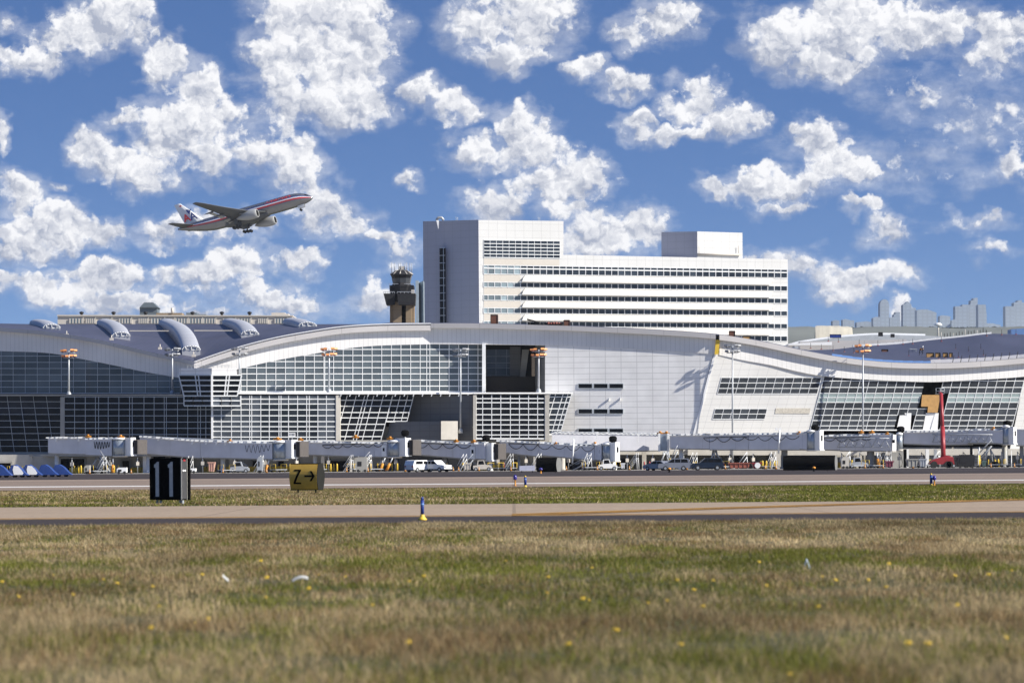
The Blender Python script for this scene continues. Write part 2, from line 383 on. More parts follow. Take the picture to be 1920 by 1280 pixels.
TAN2 = ground_mat('tan_runway_paving', (.25, .19, .145), (.285, .22, .17), (.20, .155, .125), .05, .02, streak=(.2, 1.5, 1), fine=2, joints=True)
ASP = ground_mat('dark_asphalt', (.045, .036, .034), (.065, .05, .045), (.03, .025, .025), .08, .03, streak=(.2, 1, 1), fine=6)
APR = ground_mat('pale_apron_concrete', (.36, .34, .30), (.42, .40, .36), (.28, .26, .24), .05, .02, fine=2)
WLN = ground_mat('white_line_paint', (.62, .60, .57), (.70, .68, .66), (.50, .47, .43), .3, .05, streak=(.3, 1, 1), fine=3)
YLN = ground_mat('orange_line_paint', (.42, .22, .04), (.48, .27, .06), (.30, .16, .04), .5, .2, streak=(.3, 1, 1), fine=4)
g = MB()
gx = [-30000, -3000, -800, -200, 200, 800, 3000, 30000]; gy = [-3000, -300, 0, 60, 180, 420, 1000, 5000, 40000]
for i in range(len(gx) - 1):
    for j in range(len(gy) - 1):
        g.face([(gx[i], gy[j], 0), (gx[i + 1], gy[j], 0), (gx[i + 1], gy[j + 1], 0), (gx[i], gy[j + 1], 0)])
build('ground', g, SOIL)['kind'] = 'structure'
sheet('asphalt_shoulder', -400, 400, 67.3, 76, .004, ASP, wob=.4)
sheet('taxiway', -400, 400, 75.3, 98, .008, TAN, wob=.15)
sheet('far_taxiway', -600, 600, 165, 300, .008, TAN2)
sheet('far_taxiway_shoulder', -600, 600, 160.5, 168, .012, ASP, wob=1.2)
sheet('asphalt_strip', -800, 800, 297, 500, .012, ASP)
sheet('apron', -1000, 1000, 498, 1400, .016, APR)
o = sheet('taxiway_edge_line', -600, 600, 190, 199, .016, WLN)
o = sheet('painted_yellow_edge_line', -30, 60, 75.6, 76.3, .016, YLN)
def strip_line(name, p0, p1, wd, z, m, n=40, wob=.12):
    mb = MB(); a = Vector(p0); b = Vector(p1); prev = None
    for k in range(n + 1):
        t = k / n; p = a.lerp(b, t); p.y += 1.6 * math.sin(t * 3.0) * 0.6
        w2 = wd / 2 + random.uniform(-wob, wob)
        cur = ((p.x, p.y - w2, z), (p.x, p.y + w2, z))
        if prev: mb.face([prev[0], cur[0], cur[1], prev[1]])
        prev = cur
    o = build(name, mb, m); o['kind'] = 'structure'; return o
DKL = ground_mat('brown_line_border', (.12, .07, .035), (.16, .10, .05), (.09, .055, .03), .5, .2, fine=4)
la, lb = Gd(960, 76.6), Gd(2050, 103)
strip_line('centre_line_border', la, lb, 3.4, .012, DKL)
strip_line('taxiway_centre_line', la + Vector((0, -.8, 0)), lb + Vector((0, -.8, 0)), 1.0, .018, YLN)
strip_line('taxiway_centre_line', la + Vector((0, 1.0, 0)), lb + Vector((0, 1.0, 0)), 1.1, .018, YLN)

# far hills, wood and sand mound on the right
def fbm(x, y, seed, oct=5):
    r = np.zeros_like(x, dtype=float); amp = 1.; tot = 0
    for o_ in range(oct):
        g_ = np.random.default_rng(seed + o_).random((256, 256))
        xi = np.floor(x).astype(int); yi = np.floor(y).astype(int); fx = x - xi; fy = y - yi
        fx = fx * fx * (3 - 2 * fx); fy = fy * fy * (3 - 2 * fy)
        a = g_[xi % 256, yi % 256]; b = g_[(xi + 1) % 256, yi % 256]; c = g_[xi % 256, (yi + 1) % 256]; d = g_[(xi + 1) % 256, (yi + 1) % 256]
        r += amp * ((a * (1 - fx) + b * fx) * (1 - fy) + (c * (1 - fx) + d * fx) * fy); tot += amp
        amp *= .5; x = x * 2 + 17.3; y = y * 2 + 5.1
    return r / tot
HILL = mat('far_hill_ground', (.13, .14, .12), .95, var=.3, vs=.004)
WOODM = mat('far_wood_foliage', (.045, .06, .04), .95, var=.4, vs=.02)
SAND = mat('pale_sand', (.50, .46, .36), .95, var=.12, vs=.02)
def hillfield(name, px0, px1, Y0, Y1, yc, m, nx=90, ny=12, rough=.02, seed=3):
    mb = MB(); P = []
    for j in range(ny + 1):
        v = j / ny; Y = Y0 + (Y1 - Y0) * v; row = []
        for i in range(nx + 1):
            px = px0 + (px1 - px0) * i / nx
            top = W(px, yc(px), (Y0 + Y1) / 2).z
            prof = math.sin(math.pi * min(v, 1)) ** .6 if j not in (0, ny) else 0
            ed = min(1, (30 if nx > 80 else 8) * min(i, nx - i) / nx)
            n = fbm(np.array([i * .13]), np.array([j * .9]), seed)[0] - .5
            row.append((((px - 960) / F) * Y, Y, top * prof * ed * (1 + rough * 4 * n)))
        P.append(row)
    for j in range(ny):
        for i in range(nx): mb.face([P[j][i], P[j][i + 1], P[j + 1][i + 1], P[j + 1][i]], sm=True)
    return build(name, mb, m)
o = hillfield('hills', 1420, 2300, 4300, 6900, lambda p: 619, HILL, rough=.012); o['kind'] = 'structure'
# far-off wood that reads as one mass: thousands of leaf clumps along the ridge
wd = MB(); Yw = 5600
for k in range(2600):
    px = random.uniform(1480, 1960); yy = 618.5 - 2.2 * random.random() ** 2 - 3.0 * float(fbm(np.array([px * .06]), np.array([1.]), 5)[0]) * (1 if px > 1590 else .6)
    Y = Yw + random.uniform(-150, 60); c = W(px, random.uniform(yy, 621), Y); r = random.uniform(2.5, 5)
    for q in range(3):
        d = Vector((random.uniform(-1, 1), random.uniform(-1, 1), random.uniform(-1, 1))).normalized() * r
        e = d.cross(Vector((random.uniform(-1, 1), random.uniform(-1, 1), 1))).normalized() * r
        wd.face([c - d, c + e, c + d, c - e])
for k in range(0):     # trunks below the crowns, down to the ridge
    px = 1480 + k * 3.4; c = W(px, 620, Yw); wd.tube([(c.x, c.y, 180), (c.x, c.y, c.z)], 1.2, 4)
tag(build('far_wood', wd, WOODM), 'dark far-off belt of trees along the ridge below the city towers', 'trees', kind='stuff')
o = hillfield('sand_mound', 1518, 1612, 4200, 4700, interp([(1518, 622), (1526, 612), (1550, 610.5), (1575, 611), (1590, 612.5), (1603, 615), (1612, 622)]), SAND, nx=60, rough=.003, seed=9)
tag(o, 'pale sand mound in front of the tree belt', 'mound', kind='structure')
o['kind'] = 'structure'

# ------------------------------------------------------------------ city towers on the ridge
CITY = mat('hazed_far_tower_concrete', (.36, .42, .49), .7, var=.08, vs=.01, seam=(9, 7, 3, 2.5, 0), seamc=.90)  # pale blue of the distance haze is put into the tower colour
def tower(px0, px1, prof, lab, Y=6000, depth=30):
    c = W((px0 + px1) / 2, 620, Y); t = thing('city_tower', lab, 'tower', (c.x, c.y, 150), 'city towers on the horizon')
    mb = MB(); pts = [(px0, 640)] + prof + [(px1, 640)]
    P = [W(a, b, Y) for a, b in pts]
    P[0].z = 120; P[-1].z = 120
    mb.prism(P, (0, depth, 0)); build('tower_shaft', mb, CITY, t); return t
TW = [
 (1637, 1650, [(1637, 596), (1641, 594), (1650, 594)], 'low square far tower left of the round-topped tower'),
 (1650, 1667, [(1650, 569), (1652, 564), (1656, 561), (1661, 561), (1665, 564), (1667, 570)], 'round-topped slim far tower, leftmost tall one of the skyline'),
 (1668, 1676, [(1668, 595), (1676, 594)], 'small low far block just right of the round-topped tower'),
 (1676, 1688, [(1676, 589), (1679, 589), (1679, 585), (1688, 585)], 'short stepped far tower with a bright gap of cloud beside it'),
 (1693, 1718, [(1693, 571), (1697, 569), (1701, 565), (1704, 566), (1709, 571), (1709, 577), (1717, 577)], 'far tower with a small pointed crown'),
 (1719, 1756, [(1719, 581), (1727, 580), (1738, 580), (1745, 582), (1750, 584), (1756, 586)], 'broad flat-topped far block with a sloping right shoulder'),
 (1762, 1782, [(1762, 592), (1768, 591), (1776, 592), (1782, 593)], 'low wide far block between the two groups of towers'),
 (1784, 1792, [(1784, 600), (1792, 598)], 'tiny far block against the left foot of the stepped cluster'),
 (1791, 1816, [(1791, 574), (1804, 574), (1804, 571), (1816, 571)], 'wide far slab forming the left wing of the stepped cluster'),
 (1816, 1834, [(1816, 571), (1820, 571), (1820, 563), (1825, 563), (1825, 559), (1833, 558), (1833, 570)], 'tallest far tower of the stepped cluster, with a narrow top'),
 (1834, 1850, [(1834, 571), (1848, 571), (1850, 590)], 'far slab forming the right wing of the stepped cluster'),
 (1850, 1876, [(1850, 606), (1862, 606), (1868, 608), (1876, 609)], 'very low far block right of the stepped cluster'),
 (1885, 1901, [(1885, 574), (1901, 574)], 'flat-topped far slab second from the right edge of the picture'),
 (1901, 1924, [(1901, 567), (1908, 566), (1908, 563), (1916, 563), (1916, 567), (1924, 567)], 'far tower cut by the right edge of the picture'),
 (1561, 1574, [(1561, 601), (1566, 600), (1574, 601)], 'tiny low far block left end of the hazy skyline'),
 (1580, 1602, [(1580, 599), (1586, 598), (1594, 600), (1602, 601)], 'low ragged far block behind the sand mound'),
 (1606, 1634, [(1606, 604), (1618, 603), (1626, 602), (1634, 604)], 'low long far block between sand mound and round-topped tower')]
for k, (a, b, pr, lab) in enumerate(TW): tower(a, b, pr, lab, 6000 + (k % 5) * 45)
t = thing('water_tower', 'white domed water tower beside the low far blocks', 'water tower', tuple(W(1759, 618, 4800)))
cc = W(1759, 609, 4800)
build('tank', MB().lathe([(.1, 3.4), (3, 3.1), (5, 1.8), (6.2, 0), (5.2, -1.2), (2, -2)], cc, 20), WHP, t)
build('stem', MB().lathe([(1.4, -2), (1.2, -7), (2.4, -40)], cc, 10), CONC, t)
# ------------------------------------------------------------------ terminal building
T = thing('airport_terminal', 'long airport terminal with wave-shaped white fascia, blue roof and gridded glass walls', 'terminal', tuple(Gd(900, 548)))
Y_LD = lambda p: 540 + (397 - p) * .0413
Y_LR = lambda p: 540 + (p - 397) * .0159
Y_W0 = lambda p: Y_LD(p) + 6
Y_A = lambda p: 547 + (p - 400) * .0159
Y_B = lambda p: Y_A(808) - (p - 808) * .0095
Y_C = lambda p: Y_B(1340) + (p - 1340) * .0159
C0t = interp([(-160, 600), (-80, 606), (0, 614), (93, 622), (186, 637), (266, 656), (364, 678), (400, 688)])
C0b = interp([(-160, 652), (-80, 654), (0, 658), (93, 662), (159, 674), (220, 686), (266, 696), (324, 706), (400, 720)])
CAt = interp([(340, 688), (364, 678), (420, 658.5), (473, 643), (526, 630.5), (579, 621), (632, 613), (686, 608.5), (750, 606.5), (818, 606)])
CAb = interp([(340, 728), (400, 706), (452, 690.5), (518, 675.5), (585, 663.6), (646, 653.5), (712, 647.8), (813, 645.2)])
CBt = interp([(808, 606), (880, 606), (966, 608), (1072, 611), (1160, 615), (1258, 620), (1347, 627), (1419, 638), (1499, 655), (1578, 669.6), (1660, 678.5), (1753, 680.8), (1829, 678), (1920, 671), (2060, 655)])
CBb = interp([(808, 645.2), (900, 645.4), (1019, 647), (1152, 652), (1258, 659), (1339, 664), (1392, 675), (1446, 684.5), (1499, 697), (1552, 706), (1658, 713), (1745, 716), (1801, 713.5), (1920, 706), (2060, 690)])
YBC = lambda p: Y_B(p) if p <= 1343 else Y_C(p) + 0.0
def pxs(a, b, st): 
    n = max(1, int(round((b - a) / st))); return [a + (b - a) * i / n for i in range(n + 1)]
def strip(name, a, b, ct, cb, Yf, depth, m, proud=0., st=12, label=None):
    mb = MB(); X = pxs(a, b, st)
    ft = [V(p, ct(p), lambda q: Yf(q) - proud) for p in X]; fb = [V(p, cb(p), lambda q: Yf(q) - proud) for p in X]
    dv = Vector((0, depth, 0))
    for i in range(len(X) - 1):
        mb.face([fb[i], fb[i + 1], ft[i + 1], ft[i]]); mb.face([ft[i], ft[i + 1], ft[i + 1] + dv, ft[i] + dv])
        mb.face([fb[i] + dv, fb[i + 1] + dv, fb[i + 1], fb[i]]); mb.face([ft[i] + dv, ft[i + 1] + dv, fb[i + 1] + dv, fb[i] + dv])
    mb.face([fb[0], ft[0], ft[0] + dv, fb[0] + dv]); mb.face([fb[-1], fb[-1] + dv, ft[-1] + dv, ft[-1]])
    return build(name, mb, m, T, label)
OV = .9
def fascia(a, b, ct, cb, Yf, gh, lab):
    f = strip('fascia', a, b, lambda p: ct(p) + gh * .5, cb, Yf, 1.6, FAS, proud=.1, label=lab)
    g_ = strip('gutter', a, b, ct, lambda p: ct(p) + gh, Yf, 2.2, GUT, proud=.1 + OV); g_.parent = f
    return f
fascia(-160, 372, C0t, C0b, Y_W0, 7, 'ribbed fascia of the left wing, in shade')
fA = fascia(364, 808, lambda p: CAt(p) + 3.5, CAb, Y_A, 10, 'ribbed arched fascia over the long glass wall')
sA = strip('roof_edge_trim', 364, 808, lambda p: CAt(p) - .5, lambda p: CAt(p) + 2.2, Y_A, 1.2, GUTW, proud=-1.5)
fascia(808, 1342, CBt, CBb, Y_B, 9, 'ribbed fascia over the blank grey wall')
fascia(1349, 2060, CBt, CBb, Y_C, 10, 'ribbed sagging fascia over the slanted white wall')
yb = MB(); yb.prism([W(1342, 637, Y_B(1342) - .4), W(1350, 637, Y_B(1342) - .4), W(1347, 664, Y_B(1342) - .4), W(1340, 664, Y_B(1342) - .4)], (0, .3, 0))
build('expansion_cover', yb, YEL, T, 'yellow unfinished joint between the two fascias')

def glaze(name, x0, x1, ybot, ytop, rows, cols, Yf, gm, fm, skew=0., t=.17, parent=None, tint=None, doubles=(), lab=None, ed=.12):
    """columns at cols (picture x at ybot), rows at picture y; skew moves a column right as it rises"""
    parent = parent or T
    X = lambda c, y: c + skew * (ybot - y)
    yt = (lambda p: ytop) if not callable(ytop) else ytop
    P = lambda c, y: V(X(c, y), y, Yf)
    t *= .74 if fm is FRM else .6; ed *= .6
    gl = MB(); fr = MB(); rws = sorted(rows, reverse=True)
    cl = sorted(set([x0, x1] + [c for c in cols if x0 < c < x1]))
    for i in range(len(cl) - 1):
        a, b = cl[i], cl[i + 1]; prev = ybot
        ta, tb = yt(a), yt(b)
        for y in rws + [-1e9]:
            if prev <= min(ta, tb): break
            pa, pb = max(y, ta), max(y, tb)
            if pa < prev or pb < prev:
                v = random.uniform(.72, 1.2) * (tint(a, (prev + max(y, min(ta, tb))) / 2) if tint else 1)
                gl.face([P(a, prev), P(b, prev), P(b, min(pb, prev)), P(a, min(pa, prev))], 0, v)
            if y > max(ta, tb): fr.bar(P(a, y), P(b, y), t, ed)
            prev = y
    for c in cl + list(doubles):
        tc_ = yt(c)
        if tc_ < ybot: fr.bar(P(c, ybot), P(c, tc_), t * .8, ed * 1.35)
    fr.bar(P(x0, ybot), P(x1, ybot), t * 1.4, ed * 1.2)
    o = build(name, gl, gm, parent, lab); build('mullion_grid', fr, fm, o)
    return o
def wallq(name, pts, m, depth=.6, lab=None, parent=None):
    return build(name, MB().prism([W(*p) for p in pts], (0, depth, 0)), m, parent or T, lab)
rowsU = [735 - 11.45 * k for k in range(0, 10)]
# upper left glass, in shade
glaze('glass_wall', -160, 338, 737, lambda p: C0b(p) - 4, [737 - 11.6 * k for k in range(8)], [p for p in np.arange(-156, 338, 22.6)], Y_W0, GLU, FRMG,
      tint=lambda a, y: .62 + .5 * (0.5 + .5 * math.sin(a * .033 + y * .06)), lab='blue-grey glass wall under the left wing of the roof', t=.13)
# long upper glass wall
glaze('glass_wall', 452, 905, 734, lambda p: CAb(p) - 4 if p < 808 else 640, rowsU[:8], [p for p in np.arange(463, 905, 18.05)] , Y_A, GLU, FRM,
      tint=lambda a, y: 1.0, lab='long sunlit blue-grey glass wall under the arched fascia', t=.19, doubles=(609, 800))
wallq('wall', [(400, 740, Y_A(400) + .1), (455, 740, Y_A(455) + .1), (455, CAb(455) - 4, Y_A(455) + .1), (400, CAb(400) - 4, Y_A(400) + .1)], GRYP)
# recess between glass and blank wall
wallq('pilaster', [(904, 736, 551.8), (910.5, 736, 551.8), (910.5, 643, 551.8), (904, 643, 551.8)], FRM, 4)
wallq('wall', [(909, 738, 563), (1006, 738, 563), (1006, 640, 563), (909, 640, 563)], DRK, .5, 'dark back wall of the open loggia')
glaze('window', 912, 974, 704, 655, [690, 680, 668], [930, 950], lambda p: 562.6, GLS, FRMG, t=.1, lab='dim window inside the open loggia', tint=lambda a, y: 2.2 if y < 694 else 1.4)
wallq('pier', [(956, 705, 561), (976, 705, 561), (976, 650, 561), (956, 650, 561)], GRYP, 1)
wallq('pier', [(975, 706, 560.5), (985, 706, 560.5), (992, 655, 560.5), (979, 655, 560.5)], CONS, .8)
wallq('parapet', [(912, 734, 557), (1006, 734, 557), (1006, 706, 557), (912, 706, 557)], mat('dark_brown_panel', (.022, .019, .017), .9), .4, 'dark brown parapet inside the loggia')
wallq('pilaster', [(997, 705, 553), (1003, 705, 553), (1003, 665, 553), (997, 668, 553)], BEIG, .8, 'tan post at the right side of the loggia')
# blank grey wall B with its returning left side
Ybb = lambda p: Y_B(p) + .03
def surf(name, xl, xr, y0, ytop, Pf, m, lab, nu=24, nv=10, parent=None):
    mb = MB(); G = []
    for i in range(nu + 1):
        u = i / nu; row = []
        yt = ytop(xl(700) + (xr(700) - xl(700)) * u)
        for j in range(nv + 1):
            y = y0 + (yt - y0) * j / nv; row.append(Pf(xl(y) + (xr(y) - xl(y)) * u, y))
        G.append(row)
    d = Vector((0, .6, 0))
    for i in range(nu):
        for j in range(nv): mb.face([G[i][j], G[i + 1][j], G[i + 1][j + 1], G[i][j + 1]])
        mb.face([G[i][-1], G[i + 1][-1], G[i + 1][-1] + d, G[i][-1] + d])
    for j in range(nv): mb.face([G[0][j], G[0][j + 1], G[0][j + 1] + d, G[0][j] + d]); mb.face([G[-1][j + 1], G[-1][j], G[-1][j] + d, G[-1][j + 1] + d])
    return build(name, mb, m, parent or T, lab)
surf('wall', lambda y: 1022, lambda y: 1290 + (850 - y) * .252, 846, lambda x: CBb(x) - 2, lambda x, y: V(x, y, Ybb), WHT, 'blank light grey panel wall with three rows of slot windows')
wallq('wall', [(1004, 845, 556), (1022.3, 845, Ybb(1022) + .02), (1022.3, 643, Ybb(1022) + .02), (1004, 643, 556)], GRYP, .8, 'return beside the loggia, shade put into its grey')
for (ya, yb_) in ((719, 728), (766.5, 775.5), (803, 812)):
    for k in range(3):
        a = 1084 + 29 * k; Yw2 = lambda q: Ybb(q) - .03
        q = [V(a, yb_, Yw2), V(a + 26.5, yb_, Yw2), V(a + 26.5, ya, Yw2), V(a, ya, Yw2)]; wq = build('window', MB().prism(q, (0, .02, 0)), GLD, T); fr = MB()
        for i in range(4): fr.bar(q[i], q[(i + 1) % 4], .1, .1)
        build('window_frame', fr, FRMG, wq)
for (x, y) in ((1141, 746), (1162, 745)):
    wallq('bracket', [(x, y + 5, Ybb(x) - .5), (x + 1, y + 5, Ybb(x) - .5), (x + 2, y, Ybb(x) - .5), (x + 1, y, Ybb(x) - .5)], WHP, .5)
# slanted white wall C; plane leans so that its foot sits further back
Cy = lambda p, y: Y_C(p) + .05 + (y - 665) * .0062
def YCf(p, y=None): return Y_C(p) + .35
wc = surf('wall', lambda y: 1291 + (850 - y) * .256, lambda y: 1514 + (850 - y) * .26, 850, lambda x: CBb(x) - 3, lambda x, y: W(x, y, Cy(x, y)), WHC, 'bright white slanted panel wall with ribbon windows', 30, 12)
ed = MB(); ed.prism([W(1290, 850, Cy(1290, 850) - .1), W(1294, 850, Cy(1290, 850) - .1), W(1344, 656, Cy(1341, 655) - .1), W(1340, 656, Cy(1341, 655) - .1)], (0, .5, 0)); build('corner_trim', ed, GUTW, T)
def glazeC(name, pts_bl, x1, ybot, ytop, ny, nx, lab, gm=GLS, tint=None, t=.17, skew=.26, parent=None):
    gl = MB(); fr = MB(); x0 = pts_bl
    P = lambda c, y: W(c + skew * (ybot - y), y, Cy(c + skew * (ybot - y), y) - .04)
    t *= .7
    yt = (lambda c: ytop) if not callable(ytop) else ytop
    for i in range(nx):
        a = x0 + (x1 - x0) * i / nx; b = x0 + (x1 - x0) * (i + 1) / nx
        for j in range(ny):
            y0 = ybot + (yt(a) - ybot) * j / ny if not callable(ytop) else ybot - 14.2 * j
            y1 = ybot + (yt(a) - ybot) * (j + 1) / ny if not callable(ytop) else ybot - 14.2 * (j + 1)
            v = random.uniform(.7, 1.3) * (tint(a, (y0 + y1) / 2) if tint else 1)
            gl.face([P(a, y0), P(b, y0), P(b, y1), P(a, y1)], 1 if v > 5 else 0, v if v <= 5 else random.uniform(.9, 1.05))
            fr.bar(P(a, y1), P(b, y1), t, .05)
        fr.bar(P(a, ybot), P(a, yt(a) if not callable(ytop) else ybot - 14.2 * ny), t * .8, .06)
    fr.bar(P(x1, ybot), P(x1, yt(x1) if not callable(ytop) else ybot - 14.2 * ny), t * .8, .06)
    fr.bar(P(x0, ybot), P(x1, ybot), t, .05)
    o = build(name, gl, [gm, TEAL], parent or T, lab); build('mullion_grid', fr, FRM, o); return o
glazeC('window', 1345, 1532, 738, 707.5, 3, 11, 'upper ribbon window in the slanted white wall')
glazeC('window', 1336, 1433.5, 785.5, 766, 2, 6, 'small lower window band in the slanted white wall')
wallq('wall_patch', [(1453, 775, Cy(1455, 775) - .1), (1518, 775, Cy(1518, 775) - .1), (1520, 765, Cy(1518, 765) - .1), (1455, 765, Cy(1455, 765) - .1)], mat('speckled_beige_panel', (.58, .54, .46), .8, var=.3, vs=6), .1, 'speckled beige patch awaiting a window')
# big slanted glass on the right (two fields with the boarded gap between)
def tC(a, y): return 99 if 739.5 < y < 754 else (1.25 if y > 760 and 1620 > a > 1500 else 1)
rw = [(805 - 0), ]
def big(x0, x1, nx, lab, skip=None):
    gl = MB(); fr = MB(); skew = .26; yb_ = 806
    ys = [806, 798, 788, 778, 766, 754, 745, 737, 726, 714, 702]
    def P(c, y): xx = c + skew * (yb_ - y); return W(xx, y, Cy(xx, y) - .06)
    for i in range(nx):
        a = x0 + (x1 - x0) * i / nx; b = x0 + (x1 - x0) * (i + 1) / nx
        for j in range(len(ys) - 1):
            y0, y1 = ys[j], ys[j + 1]
            if skip and skip(a + skew * (yb_ - y0) + (b - a) / 2, (y0 + y1) / 2): continue
            teal = 737 <= y1 < y0 <= 754
            gl.face([P(a, y0), P(b, y0), P(b, y1), P(a, y1)], 1 if teal else 0, random.uniform(.9, 1.05) if teal else random.uniform(.7, 1.35))
            fr.bar(P(a, y1), P(b, y1), .13, .06)
            fr.bar(P(a, y0), P(a, y1), .11, .08)
    fr.bar(P(x1, yb_), P(x1, 702), .12, .08); fr.bar(P(x0, yb_), P(x1, yb_), .2, .1)
    o = build('glass_wall', gl, [GLS, TEAL], T, lab); build('mullion_grid', fr, FRM, o); return o
gap = lambda x, y: (1727 < x < 1770 and y < 780) or (1684 < x < 1712 and y > 772) or (1732 < x < 1762 and y > 772)
big(1519, 1745, 13, 'slanted glass wall left of the boarded-up opening', gap)
big(1745, 1896, 9, 'slanted glass wall right of the boarded-up opening, by the red boom', gap)
cb = MB(); cb.prism([W(1500, 850, 560), W(2080, 850, 566), W(2080, 690, 566), W(1500, 690, 560)], (0, .5, 0)); build('inner_wall', cb, BLK, T)
wallq('opening', [(1728, 741, Cy(1730, 740) + 1.5), (1764, 741, Cy(1764, 740) + 1.5), (1766, 714, Cy(1764, 714) + 1.5), (1731, 714, Cy(1730, 714) + 1.5)], BLK, .3, 'black opening above the plywood boarding')
wallq('plywood_board', [(1739, 773, Cy(1740, 772) - .4), (1758, 773, Cy(1758, 772) - .4), (1763, 740, Cy(1762, 740) - .4), (1729, 740, Cy(1730, 740) - .4), (1727, 762, Cy(1727, 762) - .4), (1740, 762, Cy(1740, 762) - .4)], WOOD, .12, 'L-shaped plywood boarding')
wallq('wrapped_panel', [(1681, 806, Cy(1690, 806) - .1), (1707, 806, Cy(1707, 806) - .1), (1709, 774, Cy(1709, 774) - .1), (1688, 774, Cy(1692, 774) - .1)], GUTW, .15)
wallq('wrapped_panel', [(1730, 806, Cy(1740, 806) - .1), (1758, 806, Cy(1756, 806) - .1), (1760, 774, Cy(1757, 774) - .1), (1736, 774, Cy(1740, 774) - .1)], GUTW, .15)
surf('wall', lambda y: 1892 + (850 - y) * .2, lambda y: 2070, 850, lambda x: CBb(min(x, 2050)) - 3, lambda x, y: W(x, y, Cy(x, y)), WHC, 'white slanted wall at the right edge', 8, 8)
# lower tier
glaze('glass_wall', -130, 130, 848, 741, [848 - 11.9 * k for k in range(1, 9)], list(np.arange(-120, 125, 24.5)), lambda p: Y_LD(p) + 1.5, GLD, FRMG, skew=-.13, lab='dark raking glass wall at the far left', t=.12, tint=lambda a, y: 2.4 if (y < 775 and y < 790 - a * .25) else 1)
wallq('inner_wall', [(-140, 850, 566), (125, 850, 562), (125, 738, 562), (-140, 738, 566)], BLK, .4)
wallq('pilaster', [(113, 826, Y_LD(113) - .2), (121, 826, Y_LD(121) - .2), (121, 744, Y_LD(121) - .2), (113, 744, Y_LD(113) - .2)], CONS, 1.5)
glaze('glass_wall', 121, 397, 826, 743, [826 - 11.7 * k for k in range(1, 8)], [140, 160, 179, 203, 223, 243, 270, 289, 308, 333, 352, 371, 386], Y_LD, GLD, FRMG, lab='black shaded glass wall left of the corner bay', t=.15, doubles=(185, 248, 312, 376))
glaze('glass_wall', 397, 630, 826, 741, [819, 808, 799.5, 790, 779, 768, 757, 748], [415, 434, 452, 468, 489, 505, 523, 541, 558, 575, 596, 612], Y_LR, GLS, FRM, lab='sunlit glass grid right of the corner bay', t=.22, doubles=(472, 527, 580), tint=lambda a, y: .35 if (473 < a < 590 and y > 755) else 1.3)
wallq('pilaster', [(630, 826, Y_LR(630) - .2), (638, 826, Y_LR(638) - .2), (638, 741, Y_LR(638) - .2), (630, 741, Y_LR(630) - .2)], CONC, 1.5)
# skewed glass field with stepped right end
YS = lambda p: Y_LR(638) + 1.2 + (p - 638) * .02
glaze('glass_wall', 612, 714, 826, 741, [818, 806, 795, 783, 773, 761, 750], [629, 646, 662, 679, 697], YS, GLD, FRM, skew=.26, lab='raking dark glass field beside the grey box', t=.20, doubles=(668,))
glaze('glass_wall', 724, 763, 790, 741, [783, 773, 761, 750], [738, 752], lambda p: YS(p) + .3, GLD, FRM, skew=.26, lab='stepped upper end of the raking dark glass', t=.20)
wallq('inner_wall', [(636, 850, 556), (870, 850, 560), (870, 738, 560), (636, 738, 556)], BLK, .4)
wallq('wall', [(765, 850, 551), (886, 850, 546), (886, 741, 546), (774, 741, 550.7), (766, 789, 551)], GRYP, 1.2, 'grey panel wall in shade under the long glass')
gb = MB(); q0 = W(725, 820, 546.3)
gb.prism([W(724, 826, 547.8), W(828, 826, 543.2), W(828, 790, 543.2), W(731, 790, 547.8)], (0, 1.2, 0)); build('wall', gb, GRYP, T, 'low grey box wall, lower part')
lb_ = MB(); lb_.prism([W(827, 824, 541.8), W(858, 824, 542.9), W(858, 789, 542.9), W(827, 789, 541.8)], (0, 4, 0)); build('plant_box', lb_, CONC, T, 'pale sunlit box face')

Y_P = lambda p: 544 + (p - 887) * .0159
wallq('pilaster', [(887, 826, Y_P(887) - .2), (893, 826, Y_P(887) - .2), (893, 740, Y_P(887) - .2), (887, 740, Y_P(887) - .2)], CONC, 3.5)
glaze('glass_wall', 893, 1022, 822, 740, [815, 806, 796, 787, 777, 766, 754.5, 747], [905, 922, 939, 957, 974, 991, 1008], Y_P, GLD, FRM, lab='sunlit black glass box with white grid beside the grey wall', t=.22)
wallq('pilaster', [(1022, 826, Y_P(1022) - .2), (1030, 826, Y_P(1022) - .2), (1030, 740, Y_P(1022) - .2), (1022, 740, Y_P(1022) - .2)], CONC, 3)
glaze('glass_wall', 1010, 1050, 814, 735, [806, 796, 787, 777, 766, 754.5, 744], [1020, 1034, 1043], lambda p: Y_P(p) + .2, GLS, FRM, skew=.29, lab='narrow raking glass end with slanted white edge', t=.22, tint=lambda a, y: .6)

# ledges on top of the lower tier
def ledge(a, b, y, Yf, dep, m, lab=None, hgt=3.0):
    mb = MB(); X = pxs(a, b, 30)
    for i in range(len(X) - 1):
        mb.prism([W(X[i], y, Yf(X[i])), W(X[i + 1], y, Yf(X[i + 1])), W(X[i + 1], y - hgt, Yf(X[i + 1])), W(X[i], y - hgt, Yf(X[i]))], (0, dep, 0))
    return build('ledge', mb, m, T, lab)
ledge(-140, 396, 742, lambda p: Y_LD(p) - .3, 7, CONS)
ledge(397, 888, 738.5, lambda p: Y_LR(p) - .3, 8, GUTW)
ledge(888, 1072, 738, lambda p: Y_P(p) - .4, 7, GUTW, hgt=2.5)
ledge(-140, 120, 852, lambda p: Y_LD(p) + 1.2, 4, CONS, hgt=5)
# fringe of small bars hanging under the ledge
fb_ = MB()
for p in list(np.arange(640, 890, 17)): fb_.bar(W(p, 739, Y_LR(p) - .3), W(p - 1.5, 743, Y_LR(p) - .3), .15, .1)
build('hanging_brackets', fb_, FRM, T)
